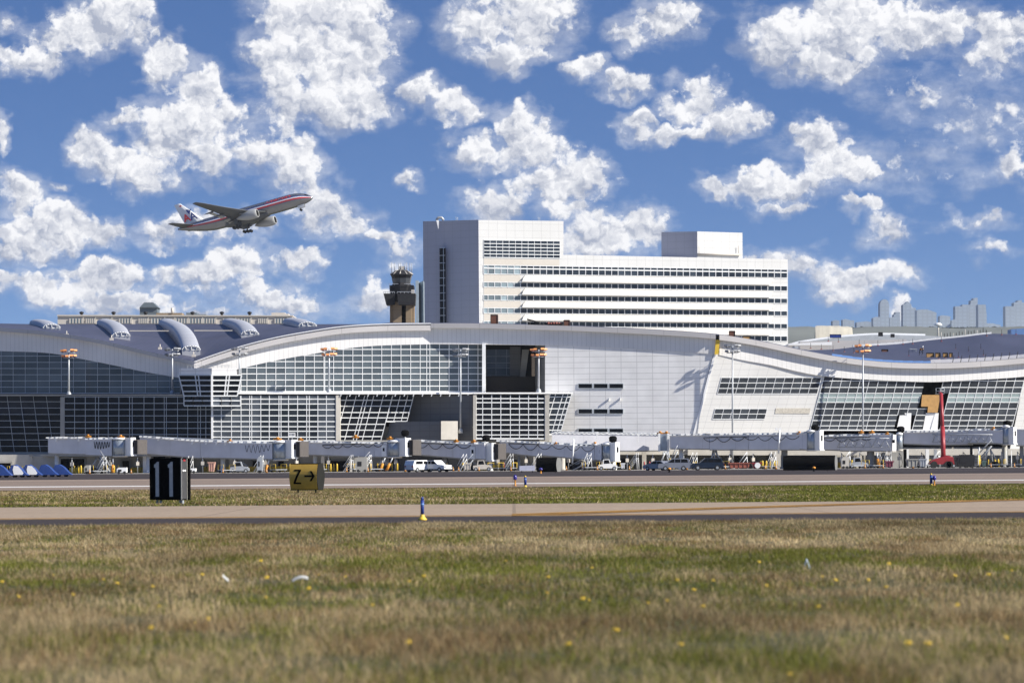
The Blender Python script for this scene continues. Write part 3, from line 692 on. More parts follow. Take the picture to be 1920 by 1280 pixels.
# corner bay (ramp control cab)
cb_ = thing('corner_bay', 'faceted glass control bay hung on the terminal corner', 'control bay', tuple(W(397, 760, 540)))
Yl = lambda p: 538.5 + (397 - p) * .0413; Yr = lambda p: 538.5 + (p - 397) * .0159
def BW(p, y): return W(p, y, Yl(p) if p <= 397 else Yr(p))
glaze_ = []
for (side, A_, Yq, gm, fm) in (('l', [(335, 703), (397, 703), (397, 742), (345, 740)], Yl, GLD, FRMG), ('r', [(397, 703), (453, 703), (445, 742), (397, 742)], Yr, GLD, FRM)):  # left half has greyed frames, its shade put into the colour
    gl = MB(); fr = MB()
    def P(u, v): 
        x = (A_[0][0] * (1 - u) + A_[1][0] * u) * (1 - v) + (A_[3][0] * (1 - u) + A_[2][0] * u) * v; y = 703 + 39 * v; return W(x, y, Yq(x))
    us = [0, .5, .6, 1]; vs_ = [0, .25, .5, .78, 1]
    for i in range(3):
        for j in range(4): gl.face([P(us[i], vs_[j + 1]), P(us[i + 1], vs_[j + 1]), P(us[i + 1], vs_[j]), P(us[i], vs_[j])], 0, random.uniform(.6, 1.4))
    for u in us: fr.bar(P(u, 1), P(u, 0), .2, .2)
    for v in vs_: fr.bar(P(0, v), P(1, v), .2, .2)
    o = build('bay_window', gl, gm, cb_); build('mullion_grid', fr, fm, o)
    x0, x1 = (345, 397) if side == 'l' else (397, 451)
    gl = MB(); fr = MB()
    for i in range(3):
        a, b = x0 + (x1 - x0) * i / 3, x0 + (x1 - x0) * (i + 1) / 3
        gl.face([W(a, 760, Yq(a)), W(b, 760, Yq(b)), W(b, 742, Yq(b)), W(a, 742, Yq(a))], 0, random.uniform(.8, 2))
        for xx in (a, b): fr.bar(W(xx, 760, Yq(xx)), W(xx, 742, Yq(xx)), .16, .16)
    for y in (760.5, 751): fr.bar(W(x0, y, Yq(x0)), W(x1, y, Yq(x1)), .2, .16)
    o = build('lower_window', gl, GLS if side == 'r' else GLD, cb_); build('mullion_grid', fr, fm, o)
build('parapet', MB().prism([W(336, 704, Yl(336)), W(397, 704, Yl(397)), W(397, 690, Yl(397)), W(336, 690, Yl(336))], (1.5, 5, 0)), WHT, cb_, 'shaded half of the bay parapet')
build('parapet', MB().prism([W(397.2, 704, Yr(397)), W(444, 704, Yr(444)), W(444, 690, Yr(444)), W(397.2, 690, Yr(397))], (-1.5, 5, 0)), WHT, cb_, 'sunlit half of the bay parapet')
build('corner_post', MB().prism([W(395.5, 762, 538.2), W(399, 762, 538.2), W(399, 702, 538.2), W(395.5, 702, 538.2)], (0, .5, 0)), GUTW, cb_)
build('bay_body', MB().prism([W(346, 761, Yl(346) + .1), W(397, 761, 538.6), W(397, 703, 538.6), W(338, 703, Yl(338) + .1)], (0, 6, 0)).prism([W(397.1, 761, 538.62), W(443, 761, Yr(443) + .1), W(443, 703, Yr(443) + .1), W(397.1, 703, 538.62)], (0, 6, 0)), BLK, cb_)
rl = MB()
for k in range(12): p = 352 + k * 7; rl.bar(W(p, 690, 541), W(p, 684.5, 541), .06, .06)
rl.bar(W(350, 685, 541), W(432, 685, 541), .07, .06); build('roof_railing', rl, STL, cb_)
wallq('corner_post', [(395.8, 826, 539.7), (399.4, 826, 539.7), (399.4, 762, 539.7), (395.8, 762, 539.7)], GUTW, .5)
# ground storey
gf = MB(); GY = lambda p: 551 + abs(p - 397) * .008
X = pxs(-160, 125, 80)[:-1] + pxs(125, 2080, 80)
for i in range(len(X) - 1):
    a, b = Gd(X[i], GY(X[i])), Gd(X[i + 1], GY(X[i + 1])); top = 852 if X[i] < 125 else 800 if X[i] < 1000 else 838
    gf.face([a, b, W(X[i + 1], top, GY(X[i + 1])), W(X[i], top, GY(X[i]))])
build('ground_storey_wall', gf, CONC, T, 'cream ground storey wall behind the boarding bridges')
sf = MB()
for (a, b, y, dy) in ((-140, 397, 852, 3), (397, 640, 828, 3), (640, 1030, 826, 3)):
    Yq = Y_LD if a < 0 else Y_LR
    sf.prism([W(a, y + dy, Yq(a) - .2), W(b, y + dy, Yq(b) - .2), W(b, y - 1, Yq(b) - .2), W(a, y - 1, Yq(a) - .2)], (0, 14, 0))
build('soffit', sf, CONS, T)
def opening(a, b, y, m=BLK, name='doorway', lab=None, Y=None):
    Y = Y or GY((a + b) / 2) - .25
    g0, g1 = Gd(a, Y), Gd(b, Y); t0, t1 = W(a, y, Y), W(b, y, Y)
    o = build(name, MB().prism([g0, g1, t1, t0], (0, .3, 0)), m, T, lab)
    fr = MB(); fr.bar(g0, t0, .3, .12); fr.bar(g1, t1, .3, .12); fr.bar(t0, t1, .3, .12); build('door_frame', fr, CONS, o); return o
for (a, b, y) in ((-20, 22, 866), (112, 160, 858), (228, 244, 862), (286, 312, 850), (318, 352, 852), (472, 490, 862), (520, 534, 860), (608, 660, 862), (722, 800, 848), (958, 976, 860), (1046, 1090, 862), (1120, 1175, 858), (1294, 1308, 858), (1352, 1357, 858), (1376, 1388, 853), (1400, 1406, 858), (1438, 1448, 853), (1466, 1566, 858), (1760, 1764, 848), (1886, 1895, 846), (1915, 1925, 858)):
    opening(a, b, y)
for (a, b, y, m) in ((60, 110, 856, CONS), (740, 830, 846, GRYP), (800, 860, 850, CONS), (1180, 1204, 846, CONS), (1310, 1334, 848, CONS), (1640, 1668, 846, CONS), (1830, 1886, 848, CONC), (420, 470, 850, CONS)):
    opening(a, b, y, m, 'roller_door', None, GY((a + b) / 2) - .6)
for k, (a, b) in enumerate(((330, 352), (382, 404), (424, 470), (454, 492), (508, 545), (606, 624), (890, 915), (916, 940), (1344, 1362), (1426, 1446), (1566, 1600), (1850, 1886), (244, 270), (130, 160))):
    Y = GY(a) - .9; g0, g1 = Gd(a, Y), Gd(b, Y)
    build('yellow_dado', MB().prism([g0, g1, g1 + Vector((0, 0, 1.0)), g0 + Vector((0, 0, 1.0))], (0, .3, 0)), YEL, T)
for (a, b, y, m) in ((268, 277, 848, WHP), (430, 438, 850, CONS), (602, 608, 848, CONC), (656, 664, 848, CONC), (660, 690, 850, CONS), (1000, 1004, 846, CONC), (1090, 1098, 846, CONC), (1204, 1212, 846, CONC), (1450, 1464, 846, CONC), (1670, 1700, 842, CONS), (1694, 1704, 842, WHP), (1736, 1742, 842, WHP), (1752, 1757, 842, STL), (1880, 1890, 838, CONS)):
    Y = 546; g0, g1 = Gd(a, Y), Gd(b, Y); build('column', MB().prism([g0, g1, W(b, y, Y), W(a, y, Y)], (0, 1, 0)), m, T)
wallq('wall', [(1022, 852, 546.2), (1300, 852, 549.0), (1300, 843, 549.0), (1022, 843, 546.2)], CONC, 3)
wallq('canopy', [(1290, 853, 546.0), (2080, 853, 552.0), (2080, 841, 552.0), (1290, 841, 546.0)], CONC, 8, 'pale concrete canopy slab over the service road')

# roofs
def roof(name, x0, x1, cf, yb_, Yf, Yb, m, st=14, rows=10, cur=1.0, lab=None, back=True):
    mb = MB(); X = pxs(x0, x1, st); G = []
    for p in X:
        a = W(p, cf(p), Yf(p) - .6); b = W(p, min(yb_(p), cf(p) - .6), Yb)
        G.append([Vector((a.x + (b.x - a.x) * v, a.y + (b.y - a.y) * v, a.z + (b.z - a.z) * (v ** cur))) for v in [j / rows for j in range(rows + 1)]])
    for i in range(len(X) - 1):
        for j in range(rows): mb.face([G[i][j], G[i + 1][j], G[i + 1][j + 1], G[i][j + 1]], sm=True)
        if back: mb.face([G[i][-1], G[i + 1][-1], (G[i + 1][-1].x, Yb + 1, 0), (G[i][-1].x, Yb + 1, 0)])
    return build(name, mb, m, T, lab)
Rl = roof('roof', -160, 364, lambda p: C0t(p) + 2, lambda p: 607.5 - max(0, 60 - p) * .02, Y_W0, 645, ROOF, lab='dark blue metal roof over the left wing')
Rm = roof('roof', 364, 812, lambda p: CAt(p) + .8, lambda p: min(607.5, CAt(p) - 1) if p < 720 else 604.8, lambda p: Y_A(p) + 2, 645, ROOF, lab='dark blue metal roof rising behind the arched fascia')
Rb = roof('roof', 808, 1349, lambda p: CBt(p) + 1, lambda p: CBt(p) - 1.0, Y_B, 600, ROOF, lab='roof behind the blank wall fascia')
CR = interp([(1340, 640), (1480, 655), (1560, 655), (1610, 649.5), (1680, 645), (1740, 638), (1800, 632), (1860, 625.5), (1920, 627), (2060, 622)])
Rr = roof('roof', 1349, 2060, lambda p: CBt(p) + 1, lambda p: min(CR(p), CBt(p) - 1), lambda p: Y_C(p) + 2, 655, ROOF, lab='dark blue metal roof of the right wing')
build('roof_edge_trim', (lambda mb: [mb.prism([W(a, CR(a) + .3, 655.5), W(b, CR(b) + .3, 655.5), W(b, CR(b) - 3.2, 655.5), W(a, CR(a) - 4 + 1.5 * (a > 1700), 655.5)], (0, 1.5, 0)) for a, b in zip(pxs(1600, 1859, 13)[:-1], pxs(1600, 1859, 13)[1:])] and mb)(MB()), GUTW, T, 'white crest strip of the right roof')
ledge_b = MB()
for a, b in zip(pxs(1560, 1750, 19)[:-1], pxs(1560, 1750, 19)[1:]):
    ledge_b.face([W(a, CBt(a) - .5, Y_C(a) + .2), W(b, CBt(b) - .5, Y_C(b) + .2), W(b, CBt(b) - 4.5, Y_C(b) + 4), W(a, CBt(a) - 3.8, Y_C(a) + 4)])
build('roof_underlay', ledge_b, mat('blue_membrane', (.10, .20, .42), .7), T, 'strip of bright blue roof underlay')
ledge_c = MB()
for a, b in zip(pxs(1745, 2040, 19)[:-1], pxs(1745, 2040, 19)[1:]):
    ledge_c.face([W(a, CBt(a) - .5, Y_C(a) + .2), W(b, CBt(b) - .5, Y_C(b) + .2), W(b, CBt(b) - 7.5, Y_C(b) + 6), W(a, CBt(a) - 7, Y_C(a) + 6)])
build('roof_underlay', ledge_c, GUT, T, 'grey roof edge strip')
# barrel skylights
SKY = mat('skylight_polycarbonate', (.42, .43, .46), .5, var=.06, vs=.3, seam=(0, .8, 0, .10, 0), seamc=.9)
def skylight(path, hw, lab):
    pts = [W(x, y, Y) for x, y, Y in path]; rings = []
    P = []
    for i in range(len(pts) - 1):
        for k in range(8): 
            t = k / 8; a = pts[max(i - 1, 0)]; b = pts[i]; c = pts[i + 1]; d = pts[min(i + 2, len(pts) - 1)]
            P.append(.5 * ((2 * b) + (c - a) * t + (2 * a - 5 * b + 4 * c - d) * t * t + (3 * b - a - 3 * c + d) * t ** 3))
    P.append(pts[-1])
    mb = MB(); ribs = MB(); n = 10
    for i, p in enumerate(P):
        d = (P[min(i + 1, len(P) - 1)] - P[max(i - 1, 0)]); sd = Vector((1, 0, 0)); up = Vector((0, 0, 1))
        ring = [p + sd * (-hw * math.cos(math.pi * j / n)) + up * (hw * .45 * math.sin(math.pi * j / n)) for j in range(n + 1)] + [p + sd * hw - up * 2.0, p - sd * hw - up * 2.0]
        rings.append(ring)
        if i % 2 == 0 and i: ribs.tube([q + up * .04 for q in ring[:n + 1]], .07, 4)
    mb.tube_rings(rings, caps=True)
    s_ = build('skylight', mb, SKY, None, lab)
    base = Vector(T['_b'])
    s_.data.transform(Matrix.Translation(-base)); s_.parent = Rl if path[0][0] < 364 else Rm
    e = MB(); f0 = pts[0]; 
    for j in range(n): 
        a = rings[0][j] + Vector((0, -.15, 0)); b = rings[0][j + 1] + Vector((0, -.15, 0)); e.tube([a, b], .07, 4)
    e.tube([rings[0][0], rings[0][n]], .07, 4)
    for j in (3, 5, 7): e.tube([rings[0][j] + Vector((0, -.1, 0)), (rings[0][j].x, rings[0][j].y - .1, rings[0][0].z)], .07, 4)
    ef = build('skylight_frame', e, FRM, None); ef.data.transform(Matrix.Translation(-base)); ef.parent = s_.parent
skylight([(97, 615, 592), (90, 610, 612), (80, 606, 628), (70, 605, 646)], 1.6, 'leftmost barrel skylight')
skylight([(227.5, 630, 578), (222, 618, 596), (211, 609, 620), (196, 604, 646)], 1.6, 'second barrel skylight from the left')
skylight([(358.6, 656, 560), (350, 632, 580), (335, 614, 606), (312, 603.5, 646)], 1.6, 'largest nearest barrel skylight in the roof valley')
skylight([(469, 627, 582), (461, 615, 602), (449, 607, 624), (431, 603, 646)], 1.6, 'barrel skylight right of the roof valley')
skylight([(577, 611.5, 606), (568, 607, 620), (558, 604, 632), (546, 602.5, 647)], 1.7, 'rightmost barrel skylight by the ridge end')
# ------------------------------------------------------------------ white slab tower (hotel)
HT = thing('white_tower_block', 'white ten-storey slab building with dark ribbon windows behind the terminal', 'building', (0, 870, 0)); HT.location = tuple(Gd(1180, 885)); HT['_b'] = tuple(Gd(1180, 885))
YH = lambda p: 1 / (1 / 870 + (1 / 899 - 1 / 870) * (p - 897) / 580)
def yh(l, r): return lambda p: l + (r - l) * (p - 905) / 571.0
def hq(p, y, pr=0): return V(p, y, lambda q: YH(q) - pr)
body = MB(); top = yh(475, 486)
body.prism([Gd(897, 870), Gd(1477.6, YH(1477)), hq(1477.2, 486), hq(1056.5, 477.6), hq(1056.5, 414.5), hq(897, 412.5)], (-2, 24, 0))
build('wall', body, HOT, HT, 'white front wall')
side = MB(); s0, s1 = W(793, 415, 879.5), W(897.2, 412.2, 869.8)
side.prism([Vector((s0.x, s0.y, 0)), Vector((s1.x, s1.y, 0)), s1, s0], (3, 18, 0)); build('wall', side, HOTL, HT, 'end wall with blue-grey shade put into its colour')
nb = MB(); a, b = W(824, 465, 874.9), W(834.5, 465, 874.2)
nb.prism([Vector((a.x, a.y, 10)), Vector((b.x, b.y, 10)), b, a], (.2, .8, 0)); nw = build('window', nb, GLD, HT, 'tall narrow stair window in the end wall')
nf = MB()
for k in range(16): z = a.z - k * 2.05; nf.bar((a.x, a.y - .1, z), (b.x, b.y - .1, z), .16, .1)
nf.bar((b.x - .45, b.y, 12), (b.x - .45, b.y, b.z), .14, .15); build('mullion_grid', nf, FRMG, nw)
rp = MB(); rp.prism([W(818, 413, 873), W(823, 413, 873), W(822, 430, 873)], (0, .4, 0)); build('fin', rp, GUTW, HT)
def fin(name, pts, m, lab=None, d=.5): return build(name, MB().prism(pts, (0, d, 0)), m, HT, lab)
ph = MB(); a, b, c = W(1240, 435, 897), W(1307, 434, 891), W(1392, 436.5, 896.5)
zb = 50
ph.prism([(a.x, a.y, zb), (b.x, b.y, zb), b, a], (3, 10, 0)); build('penthouse', ph, HOTL, HT, 'side of the rooftop penthouse with shade put into its colour')
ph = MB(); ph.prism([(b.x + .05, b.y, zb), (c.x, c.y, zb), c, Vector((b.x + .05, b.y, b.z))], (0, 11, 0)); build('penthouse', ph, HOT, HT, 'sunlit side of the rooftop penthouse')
gtry = MB()
for p_, yy_ in ((1311, 890.7), (1385, 895.4)): gtry.tube([W(p_, 479, yy_), W(p_, 461, yy_)], .1, 5)
gtry.tube([W(1308, 476.5, 890.6), W(1390, 477.5, 895.6)], .3, 5); build('cleaning_rig', gtry, CREAM, HT)
cols = [907 + 4 + 12.22 * k for k in range(0, 47)]
cols = [907] + [915 + 12.2 * k for k in range(0, 46)] + [1476]
GLH = mat('tower_glass', (.028, .036, .046), .10, var=.3, vs=.3, attr='tint', spec=.35)
GLHL = mat('pale_tower_glass', (.20, .25, .27), .15, var=.2, vs=.3, attr='tint')
def ribbon(tl, tr, bl, br, lab, split=None, x0=907, x1=1476.5, xs=None, rows=1):
    gl = MB(); fr = MB(); t_ = yh(tl, tr); b_ = yh(bl, br); X = xs or cols
    for i in range(len(X) - 1):
        a, b = X[i], X[i + 1]
        for r in range(rows):
            ft = lambda p, q: t_(p) + (b_(p) - t_(p)) * q
            q0, q1 = r / rows, (r + 1) / rows
            if rows == 1 and split: pass
            gl.face([hq(a, ft(a, q1), .03), hq(b, ft(b, q1), .03), hq(b, ft(b, q0), .03), hq(a, ft(a, q0), .03)], 1 if (b < 980 and not xs) else 0, random.uniform(.55, 1.5))
        fr.bar(hq(a, b_(a), .02), hq(a, t_(a), .02), .22, .16)
    fr.bar(hq(X[-1], b_(X[-1]), .02), hq(X[-1], t_(X[-1]), .02), .22, .16)
    for r in range(rows + 1):
        q = r / rows
        for i in range(0, len(X) - 1): fr.bar(hq(X[i], t_(X[i]) + (b_(X[i]) - t_(X[i])) * q, .02), hq(X[i + 1], t_(X[i + 1]) + (b_(X[i + 1]) - t_(X[i + 1])) * q, .02), .16, .13)
    if split:
        fr.bar(hq(X[0], t_(X[0]) + split, .02), hq(X[-1], t_(X[-1]) + split, .02), .3, .15)
    o = build('ribbon_window', gl, [GLH, GLHL], HT, lab); build('mullion_grid', fr, FRM, o)
gx_ = [907 + 11.9 * k for k in range(13)]
_y = yh
gl = MB(); fr = MB(); ft = lambda p, q: (450 + (p - 907) * .013) + q * 32.5
for i in range(12):
    for j in range(5): gl.face([hq(gx_[i], ft(gx_[i], (j + 1) / 5), .03), hq(gx_[i + 1], ft(gx_[i + 1], (j + 1) / 5), .03), hq(gx_[i + 1], ft(gx_[i + 1], j / 5), .03), hq(gx_[i], ft(gx_[i], j / 5), .03)], 0, random.uniform(.6, 1.3))
for x in gx_: fr.bar(hq(x, ft(x, 1)), hq(x, ft(x, 0)), .14, .15)
for j in range(6): fr.bar(hq(gx_[0], ft(gx_[0], j / 5)), hq(gx_[-1], ft(gx_[-1], j / 5)), .20, .17)
o = build('window', gl, GLH, HT, 'big gridded window high in the raised end'); build('mullion_grid', fr, FRM, o)
RW = [(497, 505.3, 513.5, 521), (528.8, 536, 538, 545.5), (553, 559.5, 562.8, 568.8), (577, 583, 587, 592), (601.8, 606.8, 611, 616), (625.5, 630, 634.5, 639.8)]
for k, (tl, tr, bl, br) in enumerate(RW): ribbon(tl, tr, bl, br, 'ribbon window of the %s row' % ('topmost', 'second', 'third', 'fourth', 'fifth', 'lowest')[k], split=5.6 if k == 0 else None)
def crq(x0, x1, t0, t1, b0, b1, m, name, pr0, pr1, lab=None):
    mb = MB(); T0, T1, B0, B1 = hq(x0, t0, pr0), hq(x1, t1, pr0), hq(x0, b0, pr1), hq(x1, b1, pr1)
    mb.prism([B0, B1, T1, T0], (0, .25, 0)); return build(name, mb, m, HT, lab)
crq(907, 1049, 484.5, 487, 496, 498, CREAM, 'spandrel', .05, .05)
for k in range(5):
    a0 = RW[k][2] + .9; b0 = RW[k + 1][0] - .9; f0 = yh(a0, a0 + (RW[k][3] - RW[k][2])); f1 = yh(b0, b0 + (RW[k + 1][1] - RW[k + 1][0]))
    crq(907, 976, f0(907), f0(976), f1(907), f1(976), CREAM, 'spandrel', .05, .05)
    # projecting sunshade: top flush, lower edge standing out, ends cut on a slant
    p0, p1 = 985, 1450
    tl, tr = hq(p0, f0(p0) + .4, .1), hq(p1, f0(p1) + .4, .1); bl, br = hq(979, f1(979) - .8, 1.5), hq(1444, f1(1444) - .8, 1.5)
    mid_l, mid_r = hq(981, (f0(981) * .55 + f1(981) * .45), 1.05), hq(1447, (f0(1447) * .55 + f1(1447) * .45), 1.05)
    mb = MB()
    mb.face([mid_l, mid_r, tr, tl]); mb.face([bl, br, mid_r, mid_l]); dn = Vector((0, 1.3, 0))
    mb.face([bl + dn, br + dn, br, bl]); mb.face([tl, bl + dn, bl, mid_l]); mb.face([tr, mid_r, br, br + dn])
    build('sunshade', mb, HOTS, HT)
    cap = MB(); cap.prism([hq(973, f1(979) - 1.2, 1.2), hq(980, f1(979) - 2.5, 1.2), hq(980, f1(979), 1.2), hq(975, f1(979) + 1, 1.2)], (0, .8, 0)); build('sunshade_bracket', cap, STL, HT)
t = thing('rooftop_antenna', 'thin antenna pair on the raised end of the white slab', 'antenna', tuple(W(1005, 413, 880)))
build('mast', MB().tube([W(1009, 415, 880), W(1009, 407, 880)], .07, 5).tube([W(1012, 415, 880), W(1012, 408, 880)], .07, 5), STL, t)
t = thing('rooftop_antenna', 'thin antenna pair on the shaded end of the white slab', 'antenna', tuple(W(858, 413, 880)))
build('mast', MB().tube([W(855, 415, 880), W(855, 406, 880)], .07, 5).tube([W(858, 415, 880), W(858, 407, 880)], .07, 5), STL, t)
t = thing('rooftop_crane', 'small grey davit on the left roof corner of the white slab', 'davit', tuple(W(824, 413, 876)))
build('arm', MB().tube([W(818, 413, 876), W(822, 408, 876), W(828, 408, 876), W(832, 413, 876)], .4, 6), STL, t)
t = thing('narrow_grey_block', 'narrow blue-grey slab between control tower and white building', 'building', tuple(Gd(786, 850)))
mb = MB(); a, b = W(779, 526, 850), W(785, 526, 850); mb.prism([(a.x, a.y, 0), (b.x, b.y, 0), b, a], (0, 8, 0)); build('wall', mb, mat('blue_grey_cladding', (.30, .36, .40), .5), t)
mb = MB(); a, b = W(785.5, 530, 853), W(794, 526, 850); mb.prism([(a.x, a.y, 0), (b.x, b.y, 0), b, a], (0, 8, 0)); build('wall', mb, mat('blue_grey_cladding', (.30, .36, .40)), t)

# ------------------------------------------------------------------ control tower
CT = thing('control_tower', 'dark-topped air traffic control tower with tan shaft left of the white slab', 'control tower', tuple(Gd(752, 800)))
YT = 800
def oct_ring(cx, cy_z, rpx, n=10, rot=.2, sx=1.): 
    c = W(cx, cy_z, YT); r = rpx / F * YT
    return [Vector((c.x + r * math.cos(2 * math.pi * j / n + rot), YT + r * math.sin(2 * math.pi * j / n + rot), c.z)) for j in range(n)]
def lath(name, rows, m, lab=None, n=10, cx=752, parent=None):
    return build(name, MB().tube_rings([oct_ring(cx, y, r, n) for y, r in rows], 0, False), m, parent or CT, lab)
sh = MB()
for (a, b, Y) in ((731, 738, 802), (737, 753, 799), (761, 771, 799), (770, 777, 801)):
    g0, g1 = Gd(a, Y), Gd(b, Y); sh.prism([g0, g1, W(b, 560, Y), W(a, 560, Y)], (0, 5, 0))
build('shaft', sh, BEIG, CT, 'tan concrete shaft')
sh = MB(); g0, g1 = Gd(753, 801), Gd(761, 801); sh.prism([g0, g1, W(761, 560, 801), W(753, 560, 801)], (0, 3, 0)); build('shaft_recess', sh, BLK, CT)
lath('observation_cab', [(530, 16), (524, 17.5), (521, 18.6), (516, 20.5)], GLD, cx=753)
lath('cab_base', [(538, 22.5), (535, 22.8), (535.01, 18), (530, 16.5)], DRK, cx=753)
gw = MB(); 
o_ = lath('cab_roof', [(516.5, 20.6), (515.5, 21.6), (514.5, 21.4), (508, 13), (506, 7)], DRK, cx=753)
rb = MB(); r0 = oct_ring(753, 514.3, 21.6); r1 = oct_ring(753, 507, 9)
for a, b in zip(r0, r1): rb.tube([a, b], .16, 4)
build('roof_ribs', rb, CREAM, o_)
lath('cab_window', [(530.2, 16.9), (522, 18.8)], GLS, cx=753)
lath('neck', [(566, 15), (536, 22)], DRK, cx=753)
def pod(a0, a1, b0, b1, yt, yb, Y, lab):
    mb = MB().prism([W(b0, yb, Y), W(b1, yb, Y), W(a1, yt, Y), W(a0, yt, Y)], (0, 7, 0)); o = build('service_pod', mb, DRK, CT, lab)
    rl = MB(); rl.bar(W(a0, yt - 3, Y), W(a1, yt - 3, Y), .12, .1)
    for k in range(6): p = a0 + (a1 - a0) * k / 5; rl.bar(W(p, yt, Y), W(p, yt - 3, Y), .1, .1)
    build('pod_railing', rl, STL, o)
pod(719, 740, 724, 740, 550, 571, 797, 'left tapering black pod'); pod(744.5, 779, 747, 778, 550, 571, 795.5, 'right black pod')
pod(730, 776, 731, 776, 535, 550, 798, 'upper black collar')
bx = MB(); bx.prism([W(771, 550, 797.5), W(777, 550, 797.5), W(777, 543, 797.5), W(771, 543, 797.5)], (0, 1.5, 0)); build('equipment_box', bx, CREAM, CT)
ant = MB()
for (p, yt, yb) in ((734.6, 492, 512), (740, 493, 509), (748, 493, 509), (751.5, 492, 508), (759, 494, 508), (762.5, 492, 509), (768.5, 493, 511), (772, 493, 513)): ant.tube([W(p, yb, 800), W(p, yt, 800)], .11, 5)
build('antennas', ant, STL, CT)
eq = MB(); eq.prism([W(747, 507, 800), W(759, 507, 800), W(759, 499, 800), W(747, 499, 800)], (0, 1.5, 0)); build('roof_cabinet', eq, CREAM, CT)

# ------------------------------------------------------------------ low buildings behind the roof, left
LB = thing('long_cream_building', 'long low cream building with paired windows behind the left roof', 'building', tuple(Gd(350, 780)))
mb = MB(); mb.prism([Gd(108, 780), Gd(548, 780), W(548, 592, 780), W(108, 591.5, 780)], (0, 15, 0)); build('wall', mb, CREAM, LB)
mb = MB(); mb.prism([W(107, 592.5, 779.6), W(549, 593, 779.6), W(549, 591, 779.6), W(107, 590, 779.6)], (0, 16, 0)); build('parapet', mb, CREAM, LB)
x = 131
while x < 535:
    w_ = random.choice((15, 21, 23)); wn = MB().prism([W(x, 606, 779.8), W(x + w_, 606, 779.8), W(x + w_, 597, 779.8), W(x, 597, 779.8)], (0, .5, 0))
    o = build('window', wn, GLHL, LB); fr = MB()
    for k in range(5): fr.bar(W(x + w_ * k / 4, 606, 779.8), W(x + w_ * k / 4, 597, 779.8), .3, .1)
    build('mullion_grid', fr, CREAM, o)
    dk = MB().prism([W(x + w_ + 1, 606, 779.7), W(x + w_ + 2.6, 606, 779.7), W(x + w_ + 2.6, 594, 779.7), W(x + w_ + 1, 594, 779.7)], (0, .3, 0)); build('pier', dk, CONC, LB)
    x += w_ + random.choice((4, 8, 16))
DGR = mat('dark_grey_blue_cladding', (.14, .17, .19), .6, seam=(0, 2.5, 0, .6, 0), seamc=.75)
t = thing('octagonal_tower_block', 'small dark hip-roofed tower beyond the long cream building', 'building', tuple(Gd(279, 1500)))
build('wall', MB().prism([Gd(262, 1500), Gd(295, 1500), W(295, 577, 1500), W(262, 577, 1500)], (0, 10, 0)), DGR, t)
build('roof', MB().prism([W(261, 577, 1499), W(297, 577, 1499), W(287, 567, 1499), W(270, 567, 1499)], (0, 11, 0)), DGR, t)
t = thing('brown_rooftop_plant', 'low brown plant room with a little post on the cream building', 'plant room', tuple(Gd(319, 800)))
build('wall', MB().prism([W(293, 593, 790), W(341, 593, 790), W(341, 586.5, 790), W(293, 586.5, 790)], (0, 6, 0)), BEIG, t)
build('vent', MB().tube([W(323, 587, 790), W(323, 577, 790)], .35, 6).tube([W(321, 580, 790), W(325, 580, 790)], .3, 6), CREAM, t)
t = thing('grey_rooftop_plant', 'low stepped blue-grey plant room right of the brown one', 'plant room', tuple(Gd(365, 800)))
build('wall', MB().prism([W(349, 593, 795), W(386, 593, 795), W(386, 589, 795), W(369, 589, 795), W(369, 586, 795), W(349, 586, 795)], (0, 6, 0)), DGR, t)
t = thing('cream_rooftop_plant', 'small cream plant room on the right end of the cream building', 'plant room', tuple(Gd(525, 800)))
build('wall', MB().prism([W(509, 593, 790), W(541, 593, 790), W(541, 588, 790), W(534, 588, 790), W(534, 586, 790), W(509, 586, 790)], (0, 6, 0)), CREAM, t)
for k, p in enumerate((153, 213, 273, 361, 416, 468)):
    t = thing('roof_fan', 'small dark round roof fan on the parapet of the cream building, %s from the left' % ('first', 'second', 'third', 'fourth', 'fifth', 'sixth')[k], 'roof fan', tuple(W(p, 592, 781)), 'roof fans on the cream building')
    build('fan_cowl', MB().lathe([(.3, -.2), (.3, .3), (.55, .45), (.5, .8), (.1, .95)], W(p, 591, 781), 10), DRK, t)
# far terminal roofs on the right
FT = thing('far_terminal', 'distant white arched terminal roof beyond the right wing', 'terminal', tuple(Gd(1600, 760)))
fc = interp([(1470, 648), (1489, 641), (1540, 633), (1600, 626.5), (1650, 624), (1700, 625), (1760, 627), (1830, 632)])
def slabc(name, a, b, ct, cb, Y, d, m, lab=None):
    mb = MB()
    for p, q in zip(pxs(a, b, 18)[:-1], pxs(a, b, 18)[1:]): mb.prism([W(p, cb(p), Y), W(q, cb(q), Y), W(q, ct(q), Y), W(p, ct(p), Y)], (0, d, 0))
    return build(name, mb, m, FT, lab)
slabc('roof', 1478, 1735, fc, lambda p: fc(p) + 4, 770, 30, GUTW)
slabc('roof', 1490, 1830, lambda p: fc(p) + 3.2, lambda p: fc(p) + 30, 765, 6, mat('pale_grey_membrane', (.42, .45, .48), .7), 'grey roof field below the white arch')
slabc('roof', 1500, 1700, lambda p: 640 - (p - 1500) * .02, lambda p: 668, 735, 5, GUT, 'nearer grey roof field')
slabc('roof', 1478, 1560, lambda p: 644 - (p - 1478) * .04, lambda p: 647, 728, 5, GUTW, 'white low roof edge')
bl = thing('blue_roof_building', 'low blue building at the right edge behind the roof', 'building', tuple(Gd(1910, 800)))
build('wall', MB().prism([W(1896, 640, 800), W(1960, 640, 800), W(1960, 613, 800), W(1896, 617, 800)], (0, 6, 0)), mat('blue_membrane', (.10, .20, .42)), bl)
